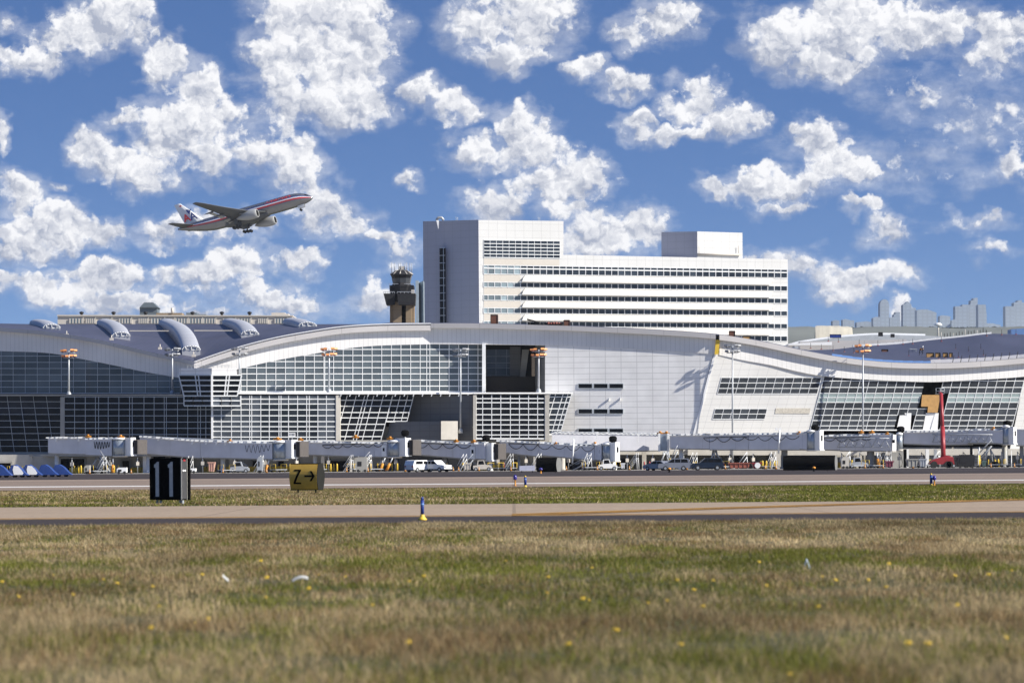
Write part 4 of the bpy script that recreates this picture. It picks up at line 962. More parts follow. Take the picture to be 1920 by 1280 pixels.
# small roof clutter
def small_box(name, px0, px1, y0, y1, Y, m, lab, cat, group=None, d=1.2, frame=True):
    t = thing(name, lab, cat, tuple(W((px0 + px1) / 2, y1, Y)), group)
    build('box_body', MB().prism([W(px0, y1, Y), W(px1, y1, Y), W(px1, y0, Y), W(px0, y0, Y)], (.1, d, 0)), m, t)
    fr = MB(); q = [W(px0, y1, Y - .02), W(px1, y1, Y - .02), W(px1, y0, Y - .02), W(px0, y0, Y - .02)]
    for i in range(4): fr.bar(q[i], q[(i + 1) % 4], .1, .05)
    build('edge_frame', fr, DRK if m is not GUTW else STL, t); return t
small_box('crate', 920, 933, 590, 607, 556, BRWN, 'tall brown crate on the roof in front of the white slab', 'crate')
small_box('crate', 1057, 1068, 600, 612, 556, BRWN, 'short brown crate at the right end of the roof clutter', 'crate')
small_box('crate', 1367, 1378, 620.5, 634, 554, BRWN, 'dark red-brown crate above the yellow joint', 'crate')
small_box('crate', 1393, 1407, 630, 640, 554.5, WOOD, 'low tan crate just right of the dark red-brown one', 'crate')
t = thing('material_pile', 'dark pile of roofing planks and tools left of the short brown crate', 'building materials', tuple(W(1015, 606, 558)))
pl = MB()
for k in range(22):
    x = 990 + k * 2.6 + random.uniform(-1, 1); y = 606 + (x - 990) * .03 + random.uniform(-.5, 1.5); Y = 557 + random.random() * 2
    pl.tube([W(x, y, Y), W(x + random.uniform(5, 13), y + random.uniform(-1.5, 2.4), Y)], random.uniform(.1, .3), 5)
build('planks', pl, DRK, t)
pl = MB(); pl.tube([W(988, 598.5, 556.8), W(1012, 604.5, 556.8)], .14, 5); build('slanted_pole', pl, DRK, t)
pl = MB()
for k in range(6): x = 1028 + k * 5; pl.tube([W(x, 608, 557), W(x, 603 + random.random() * 2, 557)], .22, 6)
build('cans', pl, RST, t)
def surfY(p, y):     # distance of the right-wing roof surface seen at picture point (p, y)
    a = CBt(p) + 1; b = min(CR(p), CBt(p) - 1); v = max(0, min(1, (a - y) / (a - b))); Yf = Y_C(p) + 1.4
    return 1 / ((1 - v) / Yf + v / 655) if False else Yf + (655 - Yf) * v * .97
for k, (p, lab) in enumerate(((1737, 'leftmost long tan carton in the row by the roof workers'), (1755, 'second tan carton in the row on the right roof'), (1769, 'third tan carton in the row on the right roof'), (1781, 'rightmost tan carton in the row on the right roof'))):
    yq = 670.5; Yq = surfY(p, yq); small_box('carton', p - (1 if k else 0), p + (14 if k == 0 else 8 if k < 3 else 5), 661.5, yq, Yq, WOOD, lab, 'carton', 'cartons stacked on the right roof')
def person(px, py, Y, hgt, vest, lab, bend=.5):
    t = W(px, py, Y); h = hgt
    me = bpy.data.meshes.new('person'); 
    P = {'hip': (0, 0, .50), 'waist': (.05 * bend, 0, .60), 'chest': (.20 * bend, 0, .74), 'neck': (.30 * bend, 0, .83), 'head': (.36 * bend, 0, .90), 'top': (.38 * bend, 0, .96),
         'kl': (.04, .06, .27), 'fl': (-.02, .07, .03), 'tl': (.06, .07, .01), 'kr': (.03, -.06, .27), 'fr': (-.06, -.07, .03), 'tr': (.02, -.07, .01),
         'sl': (.24 * bend, .11, .79), 'el': (.34 * bend, .13, .64), 'hl': (.50 * bend, .10, .54), 'sr': (.24 * bend, -.11, .79), 'er': (.36 * bend, -.13, .65), 'hr': (.54 * bend, -.09, .56)}
    Rr_ = {'hip': .085, 'waist': .08, 'chest': .095, 'neck': .04, 'head': .062, 'top': .04, 'kl': .045, 'fl': .03, 'tl': .022, 'kr': .045, 'fr': .03, 'tr': .022, 'sl': .045, 'el': .032, 'hl': .022, 'sr': .045, 'er': .032, 'hr': .022}
    E_ = [('hip', 'waist'), ('waist', 'chest'), ('chest', 'neck'), ('neck', 'head'), ('head', 'top'), ('hip', 'kl'), ('kl', 'fl'), ('fl', 'tl'), ('hip', 'kr'), ('kr', 'fr'), ('fr', 'tr'), ('chest', 'sl'), ('sl', 'el'), ('el', 'hl'), ('chest', 'sr'), ('sr', 'er'), ('er', 'hr')]
    ks = list(P); me.from_pydata([tuple(h * c for c in P[k]) for k in ks], [(ks.index(a), ks.index(b)) for a, b in E_], [])
    o = bpy.data.objects.new('person', me); C.objects.link(o); o.location = t
    md = o.modifiers.new('skin', 'SKIN'); sv = me.skin_vertices[0].data
    for i, k in enumerate(ks): sv[i].radius = (Rr_[k] * h, Rr_[k] * h); sv[i].use_root = (k == 'hip')
    o.modifiers.new('sub', 'SUBSURF').levels = 1; o.modifiers['sub'].render_levels = 1
    me.materials.append(mat('dark_work_clothes', (.05, .06, .09), .9))
    tag(o, lab, 'person', 'roof workers')
    vb = MB(); c0 = Vector((t.x + .16 * bend * h, t.y, t.z + .70 * h))
    vb.lathe([(.09 * h, -.10 * h), (.112 * h, 0), (.10 * h, .09 * h), (.05 * h, .11 * h)], c0, 12)
    v_ = MB(); v_.v = [tuple(Vector(a) - t) for a in vb.v]; v_.f, v_.m, v_.t, v_.sm = vb.f, vb.m, vb.t, vb.sm
    build('vest', v_, vest, o, local=True)
    hb = MB(); hb.lathe([(.075 * h, 0), (.07 * h, .03 * h), (.04 * h, .06 * h), (.005, .068 * h)], (.37 * bend * h, 0, .925 * h), 12)
    build('hard_hat', hb, GUTW, o, local=True); return o
person(1724, 667, surfY(1724, 667), 1.75, ORG, 'roof worker in an orange vest bending over on the right roof', .9)
person(1729, 667, surfY(1729, 667) + .6, 1.8, WOOD, 'roof worker in a tan top standing upright behind the bending one', .25)
t = thing('work_trestle', 'grey metal trestle left of the roof workers', 'trestle', tuple(W(1712, 660, 590)))
tr_ = MB(); Yt = surfY(1712, 660)
for p in (1705, 1711, 1717): tr_.bar(W(p, 661, Yt), W(p + 1, 654, Yt), .14, .1)
tr_.bar(W(1705, 654, Yt), W(1719, 655, Yt), .16, .5); build('trestle_frame', tr_, STL, t)
small_box('tool_chest', 1653, 1665, 655, 660, surfY(1653, 660), BRWN, 'dark tool chest on the right roof between mast and workers', 'tool chest')
small_box('generator', 1647, 1655, 623, 630, 760, DRK, 'black generator on the distant grey roof', 'generator')
small_box('roof_fan_box', 1670, 1677, 626, 632, 758, DRK, 'small grey fan box right of the black generator', 'fan')
small_box('material_stack', 1556, 1577, 627, 633, 762, BLU, 'dark blue wrapped stack on the distant white roof', 'building materials')
sp_ = [(1553, 640), (1572, 641), (1611, 646), (1646, 648), (1693, 646), (1711, 645), (1765, 640), (1850, 630), (1878, 628), (1905, 627), (1792, 655), (1839, 655), (1816, 660), (1583, 660), (1601, 662), (1704, 668), (1760, 674), (1773, 672), (1797, 671), (1844, 667), (1520, 653), (1540, 655), (1562, 658)]
ordn = 'on the right roof'
for k, (p, y) in enumerate(sp_):
    Y = surfY(p, y) if y > 626 else 655; b_ = W(p, y, Y)
    t = thing('safety_post', 'thin safety-line post with orange foot on the right roof', 'post', tuple(b_), 'safety posts on the right roof')
    build('post', MB().tube([b_, b_ + Vector((0, 0, 1.1))], .045, 5), DRK, t)
    build('foot', MB().lathe([(.2, 0), (.19, .1), (.06, .16)], b_, 8), RST if k % 3 else RED, t)
for k, p in enumerate(range(1786, 1925, 15)):
    b_ = W(p, CBt(p) - .5, Y_C(p) + .6); t = thing('edge_post', 'slanted dark guard post along the right roof edge', 'post', tuple(b_), 'guard posts along the right roof edge')
    build('post', MB().tube([b_, b_ + Vector((.25, 0, 1.2))], .06, 5), DRK, t)
for k in range(16):
    p = 1765 + k * 5.6; b_ = W(p, CR(p) - 3.5, 656.5); t = thing('crest_post', 'short dark post standing along the white roof crest', 'post', tuple(b_), 'posts along the white roof crest')
    build('post', MB().tube([b_, b_ + Vector((0, 0, random.uniform(.5, 1.1)))], .07, 5), DRK if k % 4 else CREAM, t)
for (p, y, lab) in ((125, 630, 'small white anchor box on the left roof slope'), (209, 638, 'white anchor box below the second skylight'), (300, 655, 'white anchor box left of the largest skylight'), (363, 669, 'white anchor box in the roof valley')):
    b_ = W(p, y, Y_W0(p) + 3); t = thing('roof_anchor', lab, 'roof anchor', tuple(b_)); build('post', MB().tube([b_, b_ + Vector((0, 0, .9))], .09, 6), CREAM, t); build('box_body', MB().box(b_.x - .3, b_.x + .3, b_.y - .3, b_.y + .3, b_.z, b_.z + .4), CREAM, t)
for (a, b, y) in ((243, 317, 621), (364, 435, 620.5)):
    t = thing('roof_curb', 'long thin pale curb on the left roof, %s of the largest skylight' % ('left' if a < 300 else 'right'), 'roof curb', tuple(W(a, y, 600)))
    build('curb_body', MB().prism([W(a, y, 600), W(b, y, 600), W(b, y - 1.8, 600), W(a, y - 1.8, 600)], (0, .6, 0)), CREAM, t)
# ------------------------------------------------------------------ boarding bridges
TB = math.tan(R(25)); DV = Vector((math.sin(R(25)), math.cos(R(25)), 0))
def bridge(lab, Y0, p0, secs, coil=None, fest=None, rot=None, cab=None, bell=None, door=None, win=None, head=None, cols=(), drive=None, pole=None, vents=(), orange=(), lattice=None, conduit=True, slope=1, wd=3.2, stair=None):
    Yf = lambda p: Y0 - slope * (p - p0) * .088 * TB
    B = lambda p, y, d=0: W(p, y, Yf(p)) - DV * d
    t = thing('boarding_bridge', lab, 'boarding bridge', tuple(Gd(p0, Y0)), 'passenger boarding bridges along the terminal')
    for (a, b, ta, tb, ba, bb, pr) in secs:
        o = build('tunnel', MB().prism([B(a, ba, pr), B(b, bb, pr), B(b, tb, pr), B(a, ta, pr)], DV * wd), JBW, t)
        fr = MB(); fr.prism([B(a, ba + 2.2, pr - .1), B(b, bb + 2.2, pr - .1), B(b, bb + .1, pr - .1), B(a, ba + .1, pr - .1)], DV * (wd - .3)); build('underframe', fr, CONS, o)
        rf = MB(); rf.prism([B(a, ta - .1, pr + .12), B(b, tb - .1, pr + .12), B(b, tb - 1.6, pr + .12), B(a, ta - 1.6, pr + .12)], DV * (wd + .2)); build('tunnel_roof', rf, WHP, o)
    a, b = secs[0][0], secs[-1][1]
    if conduit:
        cd = MB(); n = 14
        fy = lambda p: next((s[2] + (s[3] - s[2]) * (p - s[0]) / (s[1] - s[0]) for s in secs if s[0] <= p <= s[1] + .01), secs[-1][3])
        cd.tube([B(a + (b - a) * k / n, fy(a + (b - a) * k / n) - 3.6 + .25 * math.sin(k * 2.1), .1) for k in range(n + 1)], .10, 6)
        for k in range(0, n + 1, 2): p = a + (b - a) * k / n; cd.tube([B(p, fy(p) - 1, .1), B(p, fy(p) - 4, .1)], .05, 4)
        cd.tube([B(a, fy(a) - 2.2, -1.0), B(b, fy(b) - 2.2, -1.0)], .16, 6)
        build('roof_conduit', cd, STL, t)
        rb = MB()
        for k in range(int((b - a) / 9)): p = a + 4 + k * 9 + random.uniform(-2, 2); s = random.uniform(.15, .4); q = B(p, fy(p) - 1.5, .2); rb.box(q.x - s * 2, q.x + s, q.y, q.y + s, q.z, q.z + s * .8)
        if int((b - a) / 9) > 3: build('roof_fittings', rb, WHP, t)
    for (x, y) in vents:
        vb = MB().prism([B(x, y + 7, .25), B(x + 1.6, y + 7, .25), B(x + 5, y, .25), B(x, y, .25)], DV * .5); build('roof_bracket', vb, WHP, t)
    if fest:
        (a, b, ya, yb_, sag, n) = fest; mb = MB(); pts = []
        for k in range(n * 8 + 1):
            u = k / (n * 8); v = (k % 8) / 8; p = a + (b - a) * u; y = ya + (yb_ - ya) * u + sag * 4 * v * (1 - v) * (1 + .2 * math.sin(k // 8 * 1.7)); pts.append(B(p, y, .25))
        mb.tube(pts, .05, 5); mb.tube([B(a, ya - .8, .2), B(b, yb_ - .8, .2)], .05, 4); build('festoon_cable', mb, BLK, t)
    if coil:
        (a, b, ya, yb_, n) = coil; mb = MB(); pts = [B(a + (b - a) * k / (n * 8), ya + (yb_ - ya) * (.5 - .5 * math.cos(2 * math.pi * k / 8)) * (.8 + .2 * math.sin(k * .7)), .28) for k in range(n * 8 + 1)]
        mb.tube(pts, .055, 5); build('coiled_cable', mb, BLK, t)
    def cyl(name, a, b, ta, bb, m, extra=0, n=20):
        c = (a + b) / 2; r = (b - a) / 2 / F * Yf(c); q = W(c, bb, Yf(c)) + Vector((0, r * .4, 0)); h = (bb - ta) / F * Yf(c)
        return build(name, MB().lathe([(r, 0), (r, h)], q, n), m, t), q, r, h
    if rot:
        o, q, r, h = cyl('rotunda', *rot, JBM); build('rotunda_cap', MB().lathe([(r * 1.07, h), (r * 1.07, h + .25), (r * .3, h + .5)], q, 20), WHP, o)
        build('rotunda_floor', MB().lathe([(r * 1.05, -.3), (r * 1.05, 0)], q, 20), CONC, o)
    if cab:
        a, b, ta, bb = cab; c = (a + b) / 2; w_ = (b - a) / F * Yf(c); q = W(c, bb, Yf(c)); h = (bb - ta) / F * Yf(c)
        o = build('cab', MB().box(q.x - w_ * .5, q.x + w_ * .5, q.y - .6, q.y + 2.2, q.z, q.z + h, 0, R(38), (q.x, q.y, 0)), WHP, t)
        build('cab_window', MB().box(q.x - w_ * .14, q.x + w_ * .18, q.y - .66, q.y - .56, q.z + h * .45, q.z + h * .75, 0, R(38), (q.x, q.y, 0)), GLD, o)
        build('cab_sill', MB().box(q.x - w_ * .56, q.x + w_ * .56, q.y - .75, q.y + 2.2, q.z - .2, q.z - .01, 0, R(38), (q.x, q.y, 0)), WHP, o)
    if bell:
        a, b, ta, bb = bell; mb = MB(); n = 4
        for k in range(n):
            u, v = a + (b - a) * k / n, a + (b - a) * (k + 1) / n; m_ = (u + v) / 2
            mb.prism([B(u, bb, .1), B(m_, bb, .35), B(m_, ta, .35), B(u, ta, .1)], DV * 2.6); mb.prism([B(m_, bb, .35), B(v, bb, .1), B(v, ta, .1), B(m_, ta, .35)], DV * 2.6)
        build('bellows', mb, mat('dark_bellows', (.09, .08, .075), .9), t)
    if door:
        a, b, ta, bb = door; o = build('service_door', MB().prism([B(a, bb, .3), B(b, bb, .3), B(b, ta, .3), B(a, ta, .3)], DV * .25), WHP, t)
        w_ = (b - a) * .3; build('door_window', MB().prism([B(a + w_, ta + (bb - ta) * .55, .34), B(b - w_, ta + (bb - ta) * .55, .34), B(b - w_, ta + (bb - ta) * .25, .34), B(a + w_, ta + (bb - ta) * .25, .34)], DV * .05), GLD, o)
    if win:
        x, y = win; build('side_window', MB().prism([B(x - 2.2, y + 3, .3), B(x + 2.2, y + 3, .3), B(x + 2.2, y - 3, .3), B(x - 2.2, y - 3, .3)], DV * .2), GLD, t)
    if head:
        x, y = head; q = B(x, y, -.5); o = build('floodlight_head', MB().lathe([(.25, -.55), (.62, -.35), (.66, .25), (.45, .5), (.1, .55)], q, 10), BLK, t)
        build('head_post', MB().tube([q - Vector((0, 0, .5)), q - Vector((0, 0, 1.3))], .14, 6), WHP, o)
    for (x, y, wpx, m_) in cols:
        q = B(x, y, -1.2); r = wpx / 2 / F * q.y; build('support_column', MB().lathe([(r * 1.5, 0), (r * 1.5, .25), (r, .3), (r, q.z)], (q.x, q.y, 0), 14), m_, t)
    if drive:
        x, y, hw = drive; q = B(x, y, -1.2); w_ = hw / F * q.y; zt = q.z
        fr = MB()
        fr.tube([(q.x - w_ * .55, q.y, .7), (q.x - w_ * .2, q.y, zt)], .16, 6); fr.tube([(q.x + w_ * .55, q.y, .7), (q.x + w_ * .2, q.y, zt)], .16, 6)
        fr.tube([(q.x - w_ * .9, q.y - .6, .9), (q.x + w_ * .1, q.y - .4, zt)], .12, 6); fr.tube([(q.x + w_ * 1.2, q.y - .6, 1.0), (q.x - w_ * .1, q.y - .4, zt)], .12, 6)
        fr.box(q.x - w_, q.x + w_, q.y - .3, q.y + .3, .55, .95)
        build('drive_frame', fr, STL, t)
        for s_ in (-1, 1):
            for e in (-.25, .35):
                wl = MB(); c = Vector((q.x + s_ * w_ * .7 + e, q.y - .9, .5)); wl.tube([c, c + Vector((0, .4, 0))], .5, 14)
                build('wheel', wl, TYR, t)
    if pole:
        x, yt, yb_ = pole; q = B(x, yb_, .6); build('utility_pole', MB().tube([q, W(x, yt, q.y)], .16, 6).box(q.x - .5, q.x - .1, q.y, q.y + .3, W(x, yt, q.y).z, W(x, yt, q.y).z + .4).box(q.x + .1, q.x + .5, q.y, q.y + .3, W(x, yt, q.y).z, W(x, yt, q.y).z + .4), WHP, t)
    for (x, y, s) in orange:
        q = B(x, y, .3); ob = MB().box(q.x - .45 * s, q.x + .45 * s, q.y, q.y + .5, q.z - .15, q.z + .12).lathe([(.2 * s, .1), (.18 * s, .35)], q, 8); build('orange_beacon', ob, ORG, t)
    if lattice:
        a, b, ya, yb_ = lattice; mb = MB(); n = int((b - a) / 14)
        for k in range(n):
            u = a + (b - a) * k / n; v = a + (b - a) * (k + 1) / n; m_ = (u + v) / 2
            mb.tube([B(u, yb_, 1.3), B(m_, ya, 1.3), B(v, yb_, 1.3)], .07, 4)
        mb.tube([B(a, ya - .5, 1.3), B(b, ya - .5, 1.3)], .08, 4); mb.tube([B(a, yb_, 1.3), B(b, yb_, 1.3)], .06, 4); build('cable_truss', mb, STL, t)
    if stair:
        x0, y0, x1, y1 = stair; mb = MB()
        p0_, p1_ = B(x0, y0, 1.2), B(x1, y1, 1.2)
        for off in (0, .9):
            mb.tube([p0_ + Vector((0, -off, 0)), p1_ + Vector((0, -off, 0))], .09, 4); mb.tube([p0_ + Vector((0, -off, 1)), p1_ + Vector((0, -off, 1))], .05, 4)
        for k in range(12): q = p0_.lerp(p1_, (k + .5) / 12); mb.box(q.x - .14, q.x + .14, q.y - .9, q.y, q.z - .03, q.z + .02)
        build('service_stair', mb, STL, t)
    return t
bridge('leftmost boarding bridge, with a coiled cable and grey rotunda', 533, 90, [(90, 161, 823, 823, 849, 851, 0), (162, 211, 825, 824, 852, 854, .25)], coil=(178, 208, 828, 842, 6), rot=(211, 238, 824, 853), cab=(241, 252, 820, 852), bell=(252, 261, 824, 851), vents=((105, 820), (147, 820)), cols=((99, 852, 8, WHP),), drive=(176, 856, 14), orange=((167, 818, 1), (228, 819, 1.2)), stair=(196, 856, 214, 884))
bridge('second boarding bridge from the left, sloping down behind the number sign', 536, 262, [(262, 376, 820, 829, 849, 858, 0), (377, 431, 829, 830, 857, 858, .12), (432, 512, 831, 832, 858, 860, .3)], coil=(461, 508, 834, 849, 6), rot=(512, 540, 830, 860), cab=(542, 555, 824, 857), bell=(556, 565, 827, 856), vents=((296, 819), (360, 826), (386, 826), (405, 827), (422, 827)), cols=((272, 850, 9, WHP), (411, 859, 9, WHP)), drive=(444, 862, 12), orange=((433, 827, 1), (522, 823, 1.5)))
bridge('boarding bridge above the amber arrow sign, with a dark camera head at its end', 533, 566, [(566, 702, 830, 833, 851, 856, 0), (703, 727, 833, 832, 855, 856, .15)], fest=(606, 720, 835, 831, 5.5, 6), rot=(727, 753, 829, 855), cab=(755, 768, 821, 853), bell=(768, 777, 824, 853), door=(717, 725, 834, 855), head=(757, 812), orange=((565, 824, 1), (668, 819, 1.3), (733, 822, 1.2)), drive=(712, 858, 10), cols=((584, 853, 7, WHP),), stair=(700, 858, 676, 884))
bridge('boarding bridge over the white pickup, with a hanging cable and a white door', 532, 777, [(777, 849, 828, 832, 851, 857, 0), (850, 893, 832, 834, 857, 861, .15), (894, 911, 834, 832, 859, 860, .5)], fest=(778, 884, 831, 834, 8, 4), cab=(917, 927, 830, 862), bell=(927, 937, 831, 861), door=(883, 892, 837, 860), head=(909, 821), orange=((857, 827, 1), (890, 828, 1.2)), drive=(876, 862, 11), cols=((914, 863, 6, WHP),), stair=(893, 862, 872, 886))
bridge('boarding bridge sloping down to a round metal rotunda before the blank grey wall', 531, 937, [(937, 946, 829, 829, 847, 848, 0), (947, 1011, 829, 832, 848, 855, .1), (1012, 1116, 832, 838, 852, 862, .25), (1117, 1129, 835, 836, 861, 862, .3)], fest=(955, 1117, 832, 836, 9, 6), rot=(1130, 1148, 834, 863), cab=(1148, 1159, 829, 863), win=(1124, 846), head=(1147, 823), pole=(1076, 824, 868), orange=((1117, 832, 1.2), (1044, 832, .7)), cols=((1145, 864, 8, WHP), (967, 850, 5, STL)), drive=(1085, 864, 14), stair=(1112, 864, 1074, 884))
# sunlit fixed walkway, facing right
t = bridge('sunlit white fixed walkway behind the sloping bridge', 538.5, 1035, [(1035, 1236, 813, 816, 845, 844, 0)], slope=-.35, vents=(), cols=((1050, 845, 8, CONC),), conduit=True, orange=((1239, 812, 1.2), (1251, 812, 1.2)), drive=(1242, 846, 12))
bt = MB()
for x in (1118, 1196):
    bt.prism([W(x, 812, 538.5), W(x + 3, 812, 538.5), W(x + 1, 829, 538.5), W(x - .5, 829, 538.5)], (0, .3, 0))
build('roof_bracket', bt, WHP, t)
mb = MB(); mb.prism([W(1237, 845, 537), W(1253, 845, 537), W(1253, 813, 537), W(1237, 813, 537)], (0, 3, 0)); build('end_frame', mb, JBM, t)
mb = MB()
for x in (1236, 1253): mb.bar(W(x, 846, 536.8), W(x, 812, 536.8), .35, .3)
build('end_post', mb, WHP, t)
bridge('long boarding bridge in front of the slanted white wall, with sagging cable', 535, 1256, [(1256, 1330, 818, 817, 840, 841, 0), (1331, 1404, 817, 816, 842, 842, .12), (1405, 1500, 816, 815, 842, 842, .24), (1500, 1514, 813, 813, 841, 842, .3)], fest=(1320, 1500, 821, 817, 7, 7), rot=(1513, 1531, 810, 842), cab=(1531, 1541, 807, 842), win=(1506, 825), head=(1526, 802), pole=(1462, 806, 850), cols=((1272, 842, 8, WHP), (1466, 843, 12, CONS)), drive=(1335, 844, 14), orange=((1500, 812, 1),), stair=(1275, 846, 1262, 872))
bridge('boarding bridge above the wide black sign back, with cable truss', 534, 1541, [(1541, 1574, 820, 819, 842, 843, 0), (1575, 1632, 818, 818, 844, 844, .12), (1633, 1671, 816, 816, 844, 845, .3)], rot=(1681, 1693, 815, 842), win=(1676, 827), head=(1687, 805), pole=None, cols=((1628, 846, 14, CONS),), lattice=(1575, 1672, 822, 838), drive=(1652, 848, 10), orange=((1616, 810, 1), (1636, 810, 1), (1665, 813, .8)), conduit=True, fest=(1545, 1660, 821, 820, 6, 5))
bridge('boarding bridge crossing in front of the red boom lift', 533, 1694, [(1694, 1751, 812, 811, 831, 833, 0), (1752, 1815, 811, 810, 833, 832, .12), (1816, 1868, 808, 808, 830, 830, .25), (1867, 1881, 808, 807, 830, 831, .3)], rot=(1881, 1894, 801, 831), cab=(1894, 1903, 800, 831), win=(1875, 816), head=(1887, 794), lattice=(1752, 1865, 815, 829), cols=((1817, 836, 5, DRK), (1880, 834, 9, CONS)), drive=(1850, 836, 12), orange=((1864, 804, .9),), stair=(1862, 836, 1836, 864))
bridge('grey end of a boarding bridge cut by the right edge of the picture', 533, 1905, [(1905, 1990, 806, 806, 834, 836, 0)], conduit=False, cols=((1912, 836, 8, CONS),), drive=(1960, 838, 10))
# gate sign
def text_mesh(txt, size, mt, extr=.01, bold=0.):
    cu = bpy.data.curves.new('t', 'FONT'); cu.body = txt; cu.size = size; cu.extrude = extr; cu.align_x = 'CENTER'; cu.align_y = 'CENTER'; cu.resolution_u = 3; cu.offset = bold
    o = bpy.data.objects.new('t', cu); C.objects.link(o); bpy.context.view_layer.update()
    me = bpy.data.meshes.new_from_object(o.evaluated_get(bpy.context.evaluated_depsgraph_get())); bpy.data.objects.remove(o)
    me.materials.clear(); me.materials.append(mt); return me
q = W(547.5, 814.5, 531); t = thing('gate_sign', 'small white gate sign reading D30 on the second bridge end', 'sign', tuple(q))
build('sign_board', MB().box(q.x - .55, q.x + .55, q.y, q.y + .12, q.z - .32, q.z + .32), WHP, t)
build('sign_post', MB().tube([q + Vector((0, .06, -.3)), q + Vector((0, .06, -1.1))], .05, 5), STL, t)
me = text_mesh('D30', .5, BLK); o = bpy.data.objects.new('lettering', me); C.objects.link(o); o.parent = t; o.rotation_euler = (R(90), 0, 0); o.location = (0, -.015, 0)

# ------------------------------------------------------------------ floodlight masts
LHD = mat('lamp_housing', (.16, .16, .17), .5)
def mast(px, yt, base, Y, lit, lab):
    b_ = Gd(px, Y) if base is None else W(px, base, Y)
    top = W(px, yt, Y); t = thing('floodlight_mast', lab, 'floodlight mast', tuple(b_), 'floodlight masts along the terminal')
    build('pole', MB().tube([(b_.x, Y, b_.z), (b_.x * .5 + top.x * .5, Y, (b_.z + top.z) / 2), (top.x, Y, top.z)], [.17, .15, .11], 10), STL, t)
    build('base_collar', MB().lathe([(.45, 0), (.42, .5), (.2, .9)], b_, 10), STL, t)
    fr = MB(); fr.tube([top + Vector((-1.15, 0, -.35)), top + Vector((1.15, 0, -.35))], .06, 5); fr.tube([top + Vector((-.9, 0, -1.25)), top + Vector((.9, 0, -1.25))], .06, 5)
    fr.tube([top + Vector((0, -.8, -.35)), top + Vector((0, .8, -.35))], .06, 5); fr.tube([top + Vector((0, -.7, -1.25)), top + Vector((0, .7, -1.25))], .06, 5)
    build('crossarms', fr, STL, t)
    for (dx, dy, dz, tw) in ((-1.1, 0, -.1, -.5), (-.55, -.45, -.05, -.2), (.6, -.45, 0, .25), (1.1, .1, -.05, .5), (-.95, 0, -1.0, -.6), (-.2, -.6, -1.05, 0), (.45, -.5, -.95, .3), (1.0, 0, -.95, .6)):
        c = top + Vector((dx, dy, dz)); hd = MB(); 
        m3 = Matrix.Translation(c) @ Matrix.Rotation(tw, 4, 'Z') @ Matrix.Rotation(R(-28), 4, 'X')
        pr = [(-.30, -.25, -.16), (.30, -.25, -.16), (.30, -.25, .16), (-.30, -.25, .16)]; bk = [(-.17, .28, -.1), (.17, .28, -.1), (.17, .28, .1), (-.17, .28, .1)]
        A = [m3 @ Vector(p) for p in pr]; Bk = [m3 @ Vector(p) for p in bk]
        for i in range(4): hd.face([A[i], A[(i + 1) % 4], Bk[(i + 1) % 4], Bk[i]][::-1])
        hd.face(Bk[::-1])
        o = build('lamp', hd, LHD if not lit else RST, t)
        build('lamp_lens', MB().face([m3 @ (Vector(p) + Vector((0, .01, 0))) for p in pr]), LAMPG if lit else LAMPN, o)
mast(129, 657, 743, Y_LD(129) + 2, True, 'leftmost floodlight mast, with glowing orange lamps')
mast(323, 654, 741, Y_LD(323) + 2, False, 'floodlight mast with unlit lamps left of the corner bay')
mast(449, 653, 740, Y_LR(449) + 2, False, 'floodlight mast with unlit lamps right of the corner bay')
mast(617, 654, 738, Y_LR(617) + 2, True, 'floodlight mast with glowing lamps before the long glass wall')
mast(863.5, 655, 812, 545, False, 'floodlight mast with unlit lamps before the shaded glass end')
mast(1010, 655, 737.5, Y_P(1010) + 2, True, 'floodlight mast with glowing lamps at the edge of the blank wall')
mast(1373.5, 648, None, 546.6, False, 'tall floodlight mast casting its shadow on the blank grey wall')
mast(1618, 648, None, 549.6, True, 'rightmost floodlight mast, with glowing lamps before the big slanted glass')
# ------------------------------------------------------------------ vehicles and apron clutter
def vehicle(name, lab, cat, px, Y, prof, wd, m, wins, wheels, heading=0, extra=None, group=None, wr=.36):
    """prof: side outline (x forward, z); wins: list of polygons; local frame then rotated by heading"""
    loc = Gd(px, Y); t = thing(name, lab, cat, (0, 0, 0), group)
    build('body', MB().prism([Vector((x, -wd / 2, z)) for x, z in prof], (0, wd, 0)), m, t)
    for wn in wins:
        for s in (-1, 1):
            y = s * (wd / 2 + .012)
            build('side_window', MB().prism([Vector((x, y, z)) for x, z in wn], (0, -s * .02, 0)), GLD, t)
    for x in wheels:
        for s in (-1, 1):
            c = Vector((x, s * (wd / 2 - .12), wr)); o = build('wheel', MB().tube([c - Vector((0, .13, 0)), c + Vector((0, .13, 0))], wr, 16), TYR, t)
            build('rim', MB().tube([c + Vector((0, s * .135, 0)), c + Vector((0, s * .15, 0))], wr * .55, 10), STL, o)
    if extra: extra(t)
    t.location = loc; t.rotation_euler = (0, 0, heading); return t
def lights(x0, x1, wd, z):
    def f(t):
        for s in (-1, 1):
            build('headlight', MB().box(x1 - .02, x1 + .05, s * wd * .38 - .14, s * wd * .38 + .14, z - .09, z + .09), LAMPN, t)
            build('tail_light', MB().box(x0 - .05, x0 + .02, s * wd * .40 - .08, s * wd * .40 + .08, z - .05, z + .2), RED, t)
    return f
suv = [(-2.4, .35), (-2.45, 1.0), (-2.3, 1.12), (-2.1, 1.78), (.35, 1.82), (1.15, 1.12), (2.3, 1.0), (2.45, .75), (2.4, .35)]
sw = [[(-2.05, 1.18), (-1.92, 1.66), (-1.0, 1.68), (-1.0, 1.18)], [(-.9, 1.18), (-.9, 1.68), (-.1, 1.68), (-.1, 1.18)], [(0, 1.18), (0, 1.68), (.3, 1.68), (.95, 1.18)]]
